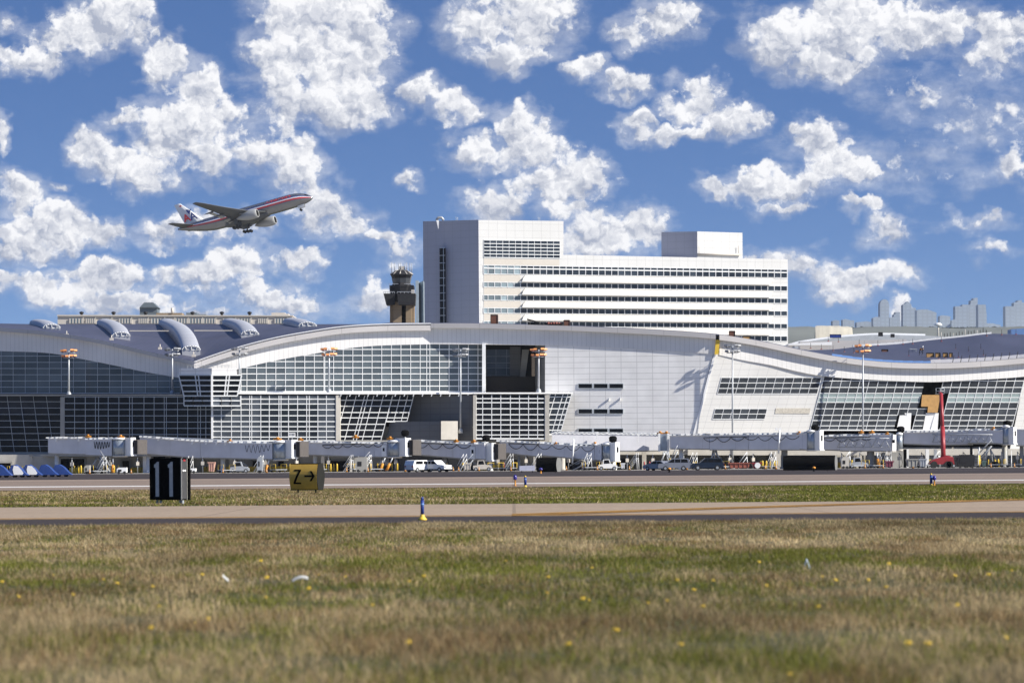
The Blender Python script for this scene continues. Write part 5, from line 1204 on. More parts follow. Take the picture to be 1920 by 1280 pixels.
pick = [(-2.8, .45), (-2.8, 1.1), (-.7, 1.12), (-.65, 1.75), (.6, 1.78), (1.35, 1.15), (2.6, 1.0), (2.7, .45)]
pw = [[(-.5, 1.2), (-.5, 1.66), (.0, 1.66), (.0, 1.2)], [(.1, 1.2), (.1, 1.66), (.55, 1.66), (1.15, 1.2)]]
van = [(-2.3, .35), (-2.4, 1.1), (-2.1, 1.75), (-1.6, 1.82), (.6, 1.82), (1.3, 1.2), (2.2, 1.0), (2.35, .4)]
vw = [[(-.1, 1.2), (-.1, 1.66), (.5, 1.66), (1.05, 1.2)], [(-1.9, 1.2), (-1.75, 1.66), (-.3, 1.66), (-.3, 1.2)]]
car = [(-2.2, .3), (-2.25, .85), (-1.7, 1.0), (-1.1, 1.42), (.3, 1.45), (1.1, .98), (2.0, .85), (2.2, .6), (2.15, .3)]
cw_ = [[(-1.45, 1.02), (-1.05, 1.34), (-.4, 1.36), (-.4, 1.0)], [(-.3, 1.0), (-.3, 1.36), (.25, 1.36), (.85, 1.0)]]
DBL = mat('dark_blue_car_paint', (.02, .03, .05), .25, .2); SIL = mat('silver_car_paint', (.30, .31, .34), .3, .4)
vehicle('service_van', 'white service van parked nose right beside the white pickup', 'van', 787, 490, van, 1.9, WHP, vw, (-1.5, 1.5), R(48), lights(-2.4, 2.35, 1.9, .8))
vehicle('pickup_truck', 'white pickup truck parked right of the white van', 'pickup', 815, 490, pick, 1.9, WHP, pw, (-1.8, 1.7), R(-38), lights(-2.8, 2.7, 1.9, .8))
vehicle('parked_suv', 'dark blue sport utility car parked under the long bridge, nose left', 'car', 1326, 478, suv, 1.95, DBL, sw, (-1.45, 1.45), math.pi, lights(-2.45, 2.45, 1.95, .85), wr=.38)
vehicle('parked_car', 'silver-grey car parked left of the other silver car', 'car', 1234, 480, car, 1.8, SIL, cw_, (-1.35, 1.35), math.pi * .8, lights(-2.2, 2.15, 1.8, .65), 'silver cars under the walkway end', .33)
vehicle('parked_car', 'silver-grey car half behind the orange joint strut, right one of two', 'car', 1264, 478, suv, 1.8, SIL, sw, (-1.35, 1.35), math.pi, lights(-2.4, 2.4, 1.8, .8), 'silver cars under the walkway end', .34)
tug = [(-1.5, .3), (-1.55, .9), (-.9, .95), (-.8, 1.75), (.2, 1.8), (.45, 1.05), (1.2, .95), (1.5, .7), (1.5, .3)]
tw_ = [[(-.7, 1.05), (-.65, 1.65), (.1, 1.68), (.3, 1.1)]]
for (p, Y, m, lab) in ((1140, 520, WHP, 'white baggage tug under the round rotunda'), (905, 522, CREAM, 'cream baggage tug under the fourth bridge'), (1800, 520, DRK, 'dark baggage tug right of the red lift'), (450, 520, STL, 'grey tug right of the number sign'), (1540 + 70, 520, STL, 'grey tug right of the wide black sign')):
    vehicle('baggage_tug', lab, 'baggage tug', p, Y, tug, 1.5, m, tw_, (-1.1, 1.0), 0, None, 'baggage tugs under the bridges', .32)
# blue-covered carts, left
def cart(p, Y, wht, lab):
    loc = Gd(p, Y); t = thing('covered_cart', lab, 'baggage cart', (0, 0, 0), 'blue covered carts at the left edge')
    s = Y / F; prof = [(-14, .25), (-15, .9), (-11, 1.42), (-3, 1.48), (5, 1.15), (13, .6), (20, .25)]
    pr = [Vector((x * s * 1.0, -.8, z)) for x, z in prof]
    o = build('cover', MB().prism(pr, (0, 1.6, 0)), BLUL, t)
    if wht: build('white_flap', MB().prism([Vector((x * s, -.83, z)) for x, z in ((-6, .3), (-8, .9), (-6, 1.38), (2, 1.3), (8, .9), (12, .5), (10, .3))], (0, .04, 0)), GUTW, o)
    build('cart_bed', MB().box(-9 * s, 11 * s, -.75, .75, .25, .36), DRK, t)
    for x in (-6, 8):
        for y in (-.6, .6): c = Vector((x * s, y, .2)); build('wheel', MB().tube([c - Vector((0, .06, 0)), c + Vector((0, .06, 0))], .2, 10), TYR, t)
    t.location = loc; return t
for k, (p, wh, lab) in enumerate(((4, 0, 'blue covered cart cut by the left picture edge'), (34, 1, 'blue covered cart with a big white flap, second from the left'), (60, 1, 'blue covered cart with a small white flap, middle one'), (90, 0, 'plain blue covered cart left of the last one'), (116, 0, 'rightmost plain blue covered cart, by the white column'))): cart(p, 370 + k * 3, wh, lab)
def container(px0, px1, yt, Y, m, lab, name='skip_container', cat='skip'):
    a, b = Gd(px0, Y), Gd(px1, Y); z = W((px0 + px1) / 2, yt, Y).z; t = thing(name, lab, cat, tuple(a)); ln = b.x - a.x
    build('container_body', MB().prism([(a.x + .3, Y, .25), (b.x - .3, Y, .25), (b.x, Y, z), (a.x, Y, z)], (0, 1.8, 0)), m, t)
    rb = MB(); n = max(3, int(ln / .6))
    for k in range(n): x = a.x + ln * (k + .5) / n; rb.box(x - .05, x + .05, Y - .08, Y - .005, .3, z - .05)
    rb.box(a.x - .05, b.x + .05, Y - .12, Y - .004, z - .15, z + .02); build('ribs', rb, m, t)
    return t
container(1366, 1407, 867, 500, RST, 'long rust-red skip under the long bridge')
t = container(1410, 1428, 867, 500, RED, 'short red bin with a white disc beside the rust-red skip', 'waste_bin', 'bin')
q = W(1420.5, 872, 499.8); build('white_disc', MB().tube([q, q + Vector((0, -.05, 0))], .45, 16), WHP, t)
container(870, 884, 868, 505, CREAM, 'small cream box container under the fourth bridge', 'box_container', 'container')
container(1660, 1676, 864, 500, mat('maroon_paint', (.22, .05, .08)), 'maroon box container right of the wide black sign', 'box_container', 'container')
container(1700, 1722, 860, 500, CONS, 'grey box container left of the red boom lift', 'box_container', 'container')
container(1724, 1738, 860, 503, STL, 'pale grey box container touching the red boom lift', 'box_container', 'container')
container(1842, 1849, 864, 500, mat('dull_green_paint', (.10, .16, .14)), 'narrow green cabinet right of the orange strut', 'cabinet', 'cabinet')
container(390, 403, 866, 505, mat('salmon_paint', (.55, .32, .24)), 'salmon cabinet beside a white bridge column', 'cabinet', 'cabinet')
container(1036, 1042, 868, 420, GUTW, 'small white cabinet right of the nearer black sign back', 'cabinet', 'cabinet')
container(1164, 1172, 868, 500, GUTW, 'white drum-like cabinet under the walkway', 'cabinet', 'cabinet')
# lavender-grey panel
q0, q1 = Gd(974, 420), Gd(1003, 420); t = thing('flat_panel', 'plain pale lavender panel left of the nearer black sign back', 'panel', tuple(q0))
build('panel_face', MB().prism([(q0.x, 420, .25), (q1.x, 420, .25), (q1.x, 420, W(1003, 872, 420).z), (q0.x, 420, W(976, 873, 420).z)], (0, .3, 0)), mat('lavender_panel', (.52, .53, .64), .6), t)
for x in (q0.x + .3, q1.x - .3): build('leg', MB().box(x - .06, x + .06, 420.05, 420.2, 0, .25), DRK, t)
# red boom lift
t = thing('boom_lift', 'red boom lift with its arm raised to the plywood opening', 'boom lift', tuple(Gd(1765, 512)))
Yb_ = 512
def BL(px, py, dy=0): return W(px, py, Yb_ + dy)
ch = MB(); g0, g1 = Gd(1742, Yb_), Gd(1790, Yb_)
ch.prism([(g0.x, Yb_, .6), (g1.x, Yb_, .6), (g1.x - .2, Yb_, 1.7), (g0.x + 2.6, Yb_, 1.9), (g0.x + .5, Yb_, 1.3)], (0, 2.2, 0)); build('chassis', ch, RED, t)
for x in (g0.x + .8, g0.x + 3.0, g1.x - .8):
    c = Vector((x, Yb_ - .2, .55)); build('wheel', MB().tube([c, c + Vector((0, .5, 0))], .55, 16), TYR, t)
build('boom_arm', MB().tube([BL(1786, 860, 1), BL(1769, 856, 1)], .32, 8).tube([BL(1769, 858, 1), BL(1767, 800, 3)], .38, 8).tube([BL(1767, 800, 3), BL(1764.5, 738, 6)], .30, 8), RED, t)
bk = MB(); q = W(1762, 733, 544); bk.box(q.x - .7, q.x + .7, q.y - .5, q.y + .5, q.z - .5, q.z - .4)
build('boom_tip', MB().tube([BL(1764.5, 738, 6), W(1762, 736, 544)], .22, 6), RED, t)
for dz in (0, .5): bk.tube([(q.x - .7, q.y - .5, q.z + dz), (q.x + .7, q.y - .5, q.z + dz)], .05, 4)
for dx in (-.7, 0, .7): bk.tube([(q.x + dx, q.y - .5, q.z - .4), (q.x + dx, q.y - .5, q.z + .5)], .05, 4)
build('work_basket', bk, STL, t)
# bollards
bl_ = [140, 147, 152, 160, 214, 222, 334, 340, 620, 626, 632, 682, 695, 708, 727, 735, 745, 838, 868, 874, 962, 970, 1096, 1104, 1130, 1138, 1154, 1186, 1300, 1306, 1430, 1437, 1444, 1452, 1592, 1598, 1604, 1860, 1866, 1872]
for k, p in enumerate(bl_):
    Y = 530 + (k * 37 % 11); g_ = Gd(p, Y); t = thing('bollard', 'yellow steel bollard at the ground storey under the bridges', 'bollard', tuple(g_), 'yellow bollards under the bridges')
    build('post', MB().lathe([(.14, 0), (.14, 1.25), (.09, 1.36), (.01, 1.4)], g_, 10), YEL, t); build('base_plate', MB().lathe([(.25, 0.02), (.25, .06)], g_, 8), DRK, t)
for k, p in enumerate((1208, 1218, 945)):
    g_ = Gd(p, 534); t = thing('bollard', 'red steel post near the silver cars' if k < 2 else 'red steel post under the fifth bridge', 'bollard', tuple(g_), 'red posts'); build('post', MB().lathe([(.13, 0), (.13, 1.3), (.05, 1.4)], g_, 8), RED, t)
def strut(px0, py0, px1, Y, m, lab):
    a = W(px0, py0, Y); b = Gd(px1, Y); t = thing('hydraulic_strut', lab, 'strut', tuple(b)); d = b - a
    build('rod', MB().tube([a, a + d * .5], .12, 6), STL, t); build('sleeve', MB().tube([a + d * .4, b + Vector((0, 0, .1))], .22, 8), m, t); build('foot_plate', MB().lathe([(.4, 0), (.35, .15)], b, 8), DRK, t)
for a in ((212, 860, 211, 527, ORG, 'orange strut under the leftmost rotunda'), (505, 862, 497, 525, ORG, 'orange-brown strut under the second rotunda'), (722, 858, 712, 524, ORG, 'brown-orange strut left of the third rotunda'), (736, 858, 724, 524, ORG, 'brown-orange strut under the third rotunda'), (1836, 838, 1835, 522, YEL, 'yellow-orange strut under the far right bridge'), (1644, 848, 1648, 522, ORG, 'orange strut right of the wide black sign'), (1094, 868, 1094, 524, ORG, 'short orange strut under the sloping bridge'), (1252, 846, 1262, 530, YEL, 'yellow strut at the walkway end')): strut(*a)
for (p, Y, w_, h_, m, lab) in ((228, 500, 18, 1.0, GUTW, 'low white ground unit under the leftmost rotunda'), (163, 505, 10, 1.4, CONS, 'grey ground unit beside the leftmost bridge wheels'), (360, 505, 14, .8, GUTW, 'low white ground unit right of the number sign'), (487, 505, 10, 2.6, STL, 'tall grey ground unit under the second bridge'), (678, 505, 20, 2.4, CONS, 'wide grey ground unit under the third bridge'), (1585, 505, 14, 1.9, CONC, 'beige ground unit by the wide black sign'), (1812, 503, 30, 2.1, DRK, 'long dark ground unit right of the red lift'), (1286, 505, 10, .8, STL, 'low grey ground unit left of the dark car')):
    g0, g1 = Gd(p - w_ / 2, Y), Gd(p + w_ / 2, Y); t = thing('ground_power_unit', lab, 'ground unit', tuple(Gd(p, Y)))
    build('housing', MB().prism([(g0.x, Y, .25), (g1.x, Y, .25), (g1.x, Y, h_), (g0.x + .3, Y, h_), (g0.x, Y, h_ * .8)], (0, 1.4, 0)), m, t)
    build('grille', MB().box(g0.x + .2, (g0.x + g1.x) / 2, Y - .04, Y - .005, h_ * .4, h_ * .7), DRK, t)
    for x in (g0.x + .3, g1.x - .3): c = Vector((x, Y - .05, .22)); build('wheel', MB().tube([c, c + Vector((0, .2, 0))], .22, 10), TYR, t)

# dollies, cones, ladders and hose posts that crowd the space under the bridges
dol = thing('baggage_dolly', 'low grey baggage dolly parked under the boarding bridges', 'baggage dolly', (0, 0, 0), 'baggage dollies under the bridges')
build('platform', MB().box(-1.3, 1.3, -.7, .7, .42, .52), STL, dol)
dp = MB()
for x in (-1.25, 1.25):
    dp = MB(); dp.tube([(x, -.65, .5), (x, -.65, 1.33), (x, .65, 1.33), (x, .65, .5)], .04, 5); build('end_rail', dp, YEL, dol)
build('drawbar', MB().tube([(1.3, 0, .45), (2.1, 0, .3)], .04, 5), DRK, dol)
for x in (-.9, .9):
    for y in (-.6, .6): build('wheel', MB().tube([(x, y - .05, .2), (x, y + .05, .2)], .2, 10), TYR, dol)
dsp = [(30, 515), (185, 518), (300, 522), (425, 512), (522, 520), (560, 518), (596, 523), (664, 519), (702, 521), (930, 522), (952, 515), (1108, 519), (1150, 523), (1290, 517), (1352, 521), (1442, 520), (1606, 516), (1640, 521), (1735, 520), (1824, 517), (1868, 522), (1900, 519)]
for k, (p, Y) in enumerate(dsp):
    o = dol if k == 0 else copy_tree(dol); o.location = Gd(p, Y); o.rotation_euler = (0, 0, random.uniform(-1.2, 1.2))
con = thing('traffic_cone', 'small orange traffic cone on the apron under the bridges', 'traffic cone', (0, 0, 0), 'orange cones on the apron')
build('cone_body', MB().lathe([(.17, .04), (.03, .72), (.01, .73)], (0, 0, 0), 10), ORG, con); build('cone_base', MB().box(-.22, .22, -.22, .22, 0, .04), BLK, con); build('white_band', MB().lathe([(.118, .30), (.082, .46)], (0, 0, 0), 10), GUTW, con)
for k, p in enumerate((168, 246, 345, 418, 500, 575, 650, 690, 760, 850, 860, 898, 958, 1062, 1120, 1180, 1214, 1288, 1310, 1360, 1435, 1455, 1580, 1622, 1656, 1712, 1812, 1858, 1902)):
    o = con if k == 0 else copy_tree(con); o.location = Gd(p, 505 + (k * 13) % 17)
lad = thing('step_ladder', 'white rolling step ladder standing under the bridges', 'step ladder', (0, 0, 0), 'white step ladders under the bridges')
lm = MB()
for y in (-.4, .4): lm.tube([(-.9, y, .1), (.5, y, 2.0)], .045, 5).tube([(.6, y, .1), (.5, y, 2.0)], .045, 5).tube([(-.9, y, .9), (.5, y, 2.8)], .03, 5).tube([(.5, y, 2.0), (.5, y, 2.8)], .03, 5)
build('ladder_frame', lm, WHP, lad); sm_ = MB()
for k in range(7): x = -.85 + k * .2; sm_.box(x - .1, x + .1, -.4, .4, .2 + k * .27, .24 + k * .27)
build('steps', sm_, STL, lad)
for k, (p, Y) in enumerate(((192, 520), (355, 522), (487, 521), (655, 518), (690, 524), (868, 520), (955, 521), (1008, 524), (1102, 521), (1190, 523), (1300, 519), (1395, 522), (1448, 518), (1588, 520), (1664, 522), (1756, 521), (1830, 519), (1892, 521))):
    o = lad if k == 0 else copy_tree(lad); o.location = Gd(p, Y); o.rotation_euler = (0, 0, random.uniform(-1.5, 1.5))
hp = thing('hose_post', 'thin grey service post with a drooping dark hose at the ground storey', 'service post', (0, 0, 0), 'service posts along the ground storey')
build('post', MB().tube([(0, 0, 0), (0, 0, 2.6)], .07, 6), STL, hp); build('post_box', MB().box(-.25, .25, -.2, .1, 1.3, 1.9), CREAM, hp); build('hose', MB().tube([(0, -.1, 2.5), (.4, -.2, 2.1), (.7, -.3, 1.0), (.6, -.3, .3), (.1, -.3, .15)], .05, 6), BLK, hp)
for k, p in enumerate((135, 206, 258, 342, 380, 440, 498, 556, 616, 672, 716, 742, 834, 880, 934, 986, 1066, 1128, 1176, 1224, 1282, 1340, 1368, 1412, 1446, 1578, 1612, 1650, 1686, 1728, 1806, 1846, 1878, 1908)):
    o = hp if k == 0 else copy_tree(hp); o.location = Gd(p, 528 + (k * 7) % 9); o.rotation_euler = (0, 0, random.uniform(-.6, .6))

# ------------------------------------------------------------------ taxiway signs, markers, lights
def prism_local(pts, vec, m, name, par, lab=None): return build(name, MB().prism([Vector(p) for p in pts], vec), m, par, lab, local=True)
def barrel_sign(px0, pxm, px1, yt, yb, Y, yaw, face, lab, cat, glyph=None, legh=None):
    c = Gd((px0 + px1) / 2, Y); ztop = W((px0 + px1) / 2, yt, Y).z; zbot = W((px0 + px1) / 2, yb, Y).z; zbot = max(zbot, .08)
    wf = (pxm - px0) / F * Y / math.cos(yaw); dmax = (px1 - pxm) / F * Y / max(math.sin(abs(yaw)), .2); h = ztop - zbot
    t = thing('taxiway_sign', lab, cat, (0, 0, 0))
    prof = [(dmax / 2 * (.62 + .38 * math.sin(math.pi * k / 10)), zbot + h * k / 10) for k in range(11)]
    outline = [(-wf / 2, -d, z) for d, z in prof] + [(-wf / 2, d, z) for d, z in reversed(prof)]
    build('sign_body', MB().prism([Vector(p) for p in outline], (wf, 0, 0)), face, t)
    DCP = mat('dark_end_cap', (.022, .022, .02), .9, spec=.1)
    ec = MB(); ec.prism([Vector((wf / 2 + .002, y * .98, z)) for _, y, z in outline], (.02, 0, 0)); build('end_cap', ec, DCP if face is AMB else mat('dull_end_grey', (.17, .17, .165), .8), t)
    bm_ = MB()
    for z in (zbot, ztop): bm_.box(-wf / 2 - .01, wf / 2 + .01, -dmax / 2 * .64, dmax / 2 * .64, z - .02, z + .02)
    build('edge_trim', bm_, BLK, t)
    for x in (-wf * .33, wf * .33):
        build('leg', MB().box(x - .025, x + .025, -.03, .03, 0, zbot), DRK, t)
        build('foot', MB().box(x - .08, x + .08, -.08, .08, 0, .03), DRK, t)
    t.location = c; t.rotation_euler = (0, 0, yaw); return t, wf, dmax, zbot, h
def curve_y(z, zb, h, d): return -(d / 2 * (.62 + .38 * math.sin(math.pi * (z - zb) / h))) - .008
t, wf, dm, zb, h = barrel_sign(543, 595, 608, 869, 917.5, 138, R(-22), AMB, 'amber taxiway sign with black letter Z and arrow pointing right', 'sign')
def glyph(polys, nm):
    mb = MB()
    for poly in polys:
        # subdivide strokes vertically so that they follow the curved face
        pts = [Vector((x * wf, 0, zb + h * z)) for x, z in poly]
        zs = sorted(set([zb + h * (k / 20) for k in range(21)]))
        mb2 = MB(); P = [Vector((p.x, curve_y(p.z, zb, h, dm), p.z)) for p in pts]
        mb.prism(P, (0, .012, 0))
    return build(nm, mb, BLK, t, local=True)
def quadstrip(a0, a1, b0, b1, n=8):     # between edge a (bottom) and edge b (top)
    out = []
    for k in range(n):
        u, v = k / n, (k + 1) / n
        L0 = (a0[0] + (b0[0] - a0[0]) * u, a0[1] + (b0[1] - a0[1]) * u); L1 = (a1[0] + (b1[0] - a1[0]) * u, a1[1] + (b1[1] - a1[1]) * u)
        M1 = (a1[0] + (b1[0] - a1[0]) * v, a1[1] + (b1[1] - a1[1]) * v); M0 = (a0[0] + (b0[0] - a0[0]) * v, a0[1] + (b0[1] - a0[1]) * v)
        out.append([L0, L1, M1, M0])
    return out
glyph(quadstrip((-.36, .22), (-.08, .22), (-.36, .28), (-.08, .28), 2) + quadstrip((-.33, .72), (-.08, .72), (-.33, .78), (-.08, .78), 2) + quadstrip((-.36, .27), (-.28, .27), (-.16, .73), (-.08, .73), 8), 'letter')
glyph(quadstrip((.06, .49), (.40, .49), (.06, .56), (.40, .56), 2) + quadstrip((.24, .33), (.32, .33), (.36, .525), (.44, .525), 5) + quadstrip((.36, .525), (.44, .525), (.24, .72), (.32, .72), 5), 'arrow')
# number sign 11
Yn = 103.6; c = Gd(316, Yn); t = thing('number_sign', 'black taxiway sign with the number 11 and grey end panel', 'sign', (0, 0, 0)); yw = R(-24)
zt_ = W(316, 859, Yn).z; zb_ = W(316, 936.5, Yn).z; wf_ = 61 / F * Yn / math.cos(yw)
build('sign_box', MB().box(-wf_ / 2, wf_ / 2, -.21, .21, zb_, zt_), BLK, t)
build('back_frame', MB().box(-wf_ / 2 + .02, wf_ / 2 + .10, .18, .26, zb_ - .01, zt_ + .012), BLK, t)
ep = MB(); ep.box(wf_ / 2 + .002, wf_ / 2 + .02, -.20, .15, zb_ + .03, zt_ - .05); build('end_panel', ep, mat('dull_grey_paint', (.05, .05, .053), .6, var=.2, vs=8), t)
build('end_panel_rim', MB().box(wf_ / 2 + .002, wf_ / 2 + .035, -.215, -.195, zb_, zt_).box(wf_ / 2 + .002, wf_ / 2 + .035, .15, .17, zb_, zt_), CONS, t)
build('red_tab', MB().box(wf_ / 2 + .022, wf_ / 2 + .03, -.08, .06, zt_ - .10, zt_ - .04), RED, t)
build('white_sticker', MB().box(wf_ / 2 + .022, wf_ / 2 + .03, -.12, -.03, zt_ - .42, zt_ - .37).box(wf_ / 2 + .022, wf_ / 2 + .03, .0, .08, zt_ - .42, zt_ - .37), GUTW, t)
DG = mat('faded_white_numeral', (.50, .50, .50), .7, var=.15, vs=8)
hh = zt_ - zb_
for cx in (-.21 * wf_ + -.06, .21 * wf_ - .03):
    mb = MB(); b0 = .085; x0 = cx
    mb.prism([Vector(p) for p in ((x0 - .05, -.218, zb_ + hh * .08), (x0 + .075, -.218, zb_ + hh * .08), (x0 + .075, -.218, zb_ + hh * .92), (x0 + .01, -.218, zb_ + hh * .92), (x0 - .05, -.218, zb_ + hh * .87), (x0 - .10, -.218, zb_ + hh * .855), (x0 - .10, -.218, zb_ + hh * .78), (x0 - .05, -.218, zb_ + hh * .78))], (0, .012, 0)); build('numeral', mb, DG, t)
for x in (-wf_ * .36, -wf_ * .25, wf_ * .38, wf_ * .46): build('leg', MB().box(x - .018, x + .018, -.05, .05, 0, zb_), STL, t)
t.location = c; t.rotation_euler = (0, 0, yw)
barrel_sign(1005, 1042.5, 1053, 858, 884, 400, R(-20), BLK, 'smaller black back of a taxiway sign with grey end, under the sloping bridge', 'sign')
barrel_sign(1467, 1562, 1571, 854, 881, 400, R(-14), BLK, 'very wide black back of a taxiway sign with grey end', 'sign')
# markers
def marker(px, ybase, h, lab, ygrp='blue taxiway edge markers', w_=.038):
    v = ybase; Y = None
    # solve ground distance for the base row
    a, b = unroll(px, ybase); Y = H * F / (-b); g_ = Gd(px, Y)
    t = thing('edge_marker', lab, 'edge marker', tuple(g_), ygrp)
    build('base', MB().lathe([(.10, .0), (.10, .03), (.07, .06), (.045, .10), (.045, .13)], g_, 14), YEL, t)
    o = build('tube', MB().lathe([(w_, .12), (w_, h * .86)], g_, 12), BLU, t)
    build('reflective_band', MB().lathe([(w_ * 1.06, h * .62), (w_ * 1.06, h * .72)], g_, 12), mat('pale_blue_reflector', (.12, .25, .55), .3), o)
    build('cap', MB().lathe([(w_ * .8, h * .86), (w_ * .7, h * .97), (.01, h)], g_, 12), BLU if h < .55 else YEL, t)
    build('tip', MB().tube([g_ + Vector((0, 0, h * .98)), g_ + Vector((0, 0, h * 1.06))], .008, 5), BLK, t)
marker(792, 975, .52, 'blue marker post with yellow base beside the near taxiway')
marker(985, 913, .60, 'blue marker post standing right of the squat blue light', w_=.065)
marker(1746, 911, .62, 'blue marker post with yellow cap on the right, far side of the green strip', w_=.065)
def elight(px, ybase, h, lab, Y=None, m=None):
    a, b = unroll(px, ybase); Y = Y or H * F / (-b); g_ = Gd(px, Y); s = Y / 166
    t = thing('edge_light', lab, 'edge light', tuple(g_)); build('stem', MB().lathe([(.08 * s, 0), (.04 * s, .06), (.035 * s, h * .55), (.06 * s, h * .58)], g_, 10), ORG if m is None else m, t)
    build('blue_lens', MB().lathe([(.08 * s, h * .56), (.10 * s, h * .66), (.09 * s, h * .88), (.03, h)], g_, 12), mat('blue_lens', (.04, .03, .22), .2) if m is None else ORG, t)
elight(966, 911, .62, 'squat blue light on an orange stem beside the far marker')
elight(1752, 911, .52, 'small blue light touching the right-hand marker post')
elight(1014, 886, .7, 'tiny blue light in front of the smaller black sign back', Y=380)
elight(1526, 880, .6, 'tiny orange light in front of the very wide black sign back', Y=385, m=BLK)
elight(1255, 884, .6, 'tiny dark orange light in front of the silver cars', Y=385, m=BLK)
# litter
def litter(px, py, w_, h_, lab, m, bend):
    a, b = unroll(px, py); Y = H * F / (-b) ; g_ = Gd(px, Y); s = Y / F; t = thing('litter', lab, 'litter', tuple(g_))
    mb = MB(); n = 6; z0 = .07
    for k in range(n):
        u, v = k / n, (k + 1) / n
        f = lambda q: Vector(((q - .5) * w_ * s, 0, z0 + h_ * s * bend(q))) + g_
        mb.face([f(u), f(v), f(v) + Vector((0, .03, .018)), f(u) + Vector((0, .03, .018))], sm=True); mb.face([f(u) - Vector((0, 0, .012)), f(v) - Vector((0, 0, .012)), f(v), f(u)])
    build('scrap', mb, m, t)
LIT = mat('dull_white_plastic', (.48, .48, .46), .6)
litter(423, 1102, 11, 10, 'crumpled white scrap standing in the grass, left of the other', LIT, lambda q: 1 - q)
litter(563, 1101, 30, 6, 'long curled white plastic strip in the grass', LIT, lambda q: math.sin(q * 2.6) * 1.1)
litter(1514, 1074, 10, 14, 'small pale blue scrap in the grass on the right', mat('pale_blue_plastic', (.45, .52, .58)), lambda q: 1 - abs(q - .4) * 2)
# ------------------------------------------------------------------ climbing airliner
PSIL = mat('polished_aluminium', (.27, .275, .28), .26, .7, var=.08, vs=.3, seam=(2.2, 0, .06, 0, 0), seamc=.85)
PGRY = mat('airliner_grey_paint', (.36, .365, .36), .4, var=.06, vs=.3)
PWH = mat('airliner_white', (.80, .80, .78), .35, var=.04)
PBLU = mat('stripe_blue', (.025, .05, .22), .35, var=.04); PRED = mat('stripe_red', (.60, .03, .03), .35, var=.04)
PDK = mat('wing_underside_grey', (.09, .095, .10), .5, var=.12, vs=.6)
AP = thing('airliner', 'silver twin-engine airliner with red, white and blue stripes climbing to the right with wheels down', 'airplane', (0, 0, 0))
def place_plane(t):
    a, b, c = R(-4.72), R(-13.14), R(-17.94)
    m = Matrix.Rotation(c, 4, 'Z') @ Matrix.Rotation(b, 4, 'Y') @ Matrix.Rotation(a, 4, 'X')
    t.matrix_world = Matrix.Translation((-112.94, 1365.5, 106.76 + H)) @ m
RAD = [(31.4, .15, -.9), (31.0, .7, -.85), (30.0, 1.3, -.7), (28.5, 1.95, -.45), (26.5, 2.55, -.2), (24, 2.95, -.05), (21, 3.1, 0), (10, 3.1, 0), (0, 3.1, 0), (-10, 3.1, 0), (-15, 3.0, .1), (-19, 2.65, .42), (-23, 2.1, .9), (-27, 1.4, 1.35), (-30, .8, 1.7), (-31.8, .35, 1.9)]
def rad(x):
    X = [r[0] for r in RAD][::-1]
    return np.interp(x, X, [r[1] for r in RAD][::-1]), np.interp(x, X, [r[2] for r in RAD][::-1])
fu = MB(); n = 80; xs = [31.4, 31.2, 31.0, 30.5, 30, 29.2, 28.5, 27.5, 26.5, 25, 24, 22.5, 21] + list(np.arange(19, -15, -2.)) + [-15, -17, -19, -21, -23, -25, -27, -28.5, -30, -31, -31.8]
rings = []
for x in xs: r, zc = rad(x); rings.append([Vector((x, r * math.sin(2 * math.pi * j / n), zc + r * math.cos(2 * math.pi * j / n))) for j in range(n)])
fu.tube_rings(rings, 0, True)
k = 0
for i in range(len(rings) - 1):
    for j in range(n):
        a = 2 * math.pi * (j + .5) / n; s = math.cos(a); x = (xs[i] + xs[i + 1]) / 2
        if -27.5 < x < 30.8:
            if .30 < s < .46: fu.m[k] = 1
            elif .14 < s <= .30: fu.m[k] = 2
            elif -.10 < s <= .14: fu.m[k] = 3
        if 28 < x < 30.2 and .55 < s < .86: fu.m[k] = 4
        k += 1
body = build('fuselage', fu, [PSIL, PBLU, PWH, PRED, BLK], AP, local=True)
wd_ = MB()
for x in np.arange(25, -24, -1.15):
    if 7.5 < x < 9: continue
    r, zc = rad(x)
    for sgn in (-1,): 
        z = zc + r * .52; y = sgn * (math.sqrt(r * r - (r * .52) ** 2) + .015); wd_.box(x - .13, x + .13, y - .01, y + .01, z - .2, z + .2)
build('cabin_windows', wd_, BLK, body, local=True)
def airfoil(secs, m, name, parent, lab=None):   # secs: (y, xle, xte, z, thick)
    rings = []
    for (y, a, b, z, t) in secs:
        c = a - b; ring = []
        for u, v in ((0, 0), (.04, .42), (.15, .85), (.35, 1), (.65, .7), (1, .04), (1, -.04), (.65, -.35), (.35, -.6), (.15, -.55), (.04, -.3)):
            ring.append(Vector((a - c * u, y, z + t * v * .5)))
        rings.append(ring)
    return build(name, MB().tube_rings(rings, 0, True), m, parent, lab, local=True)
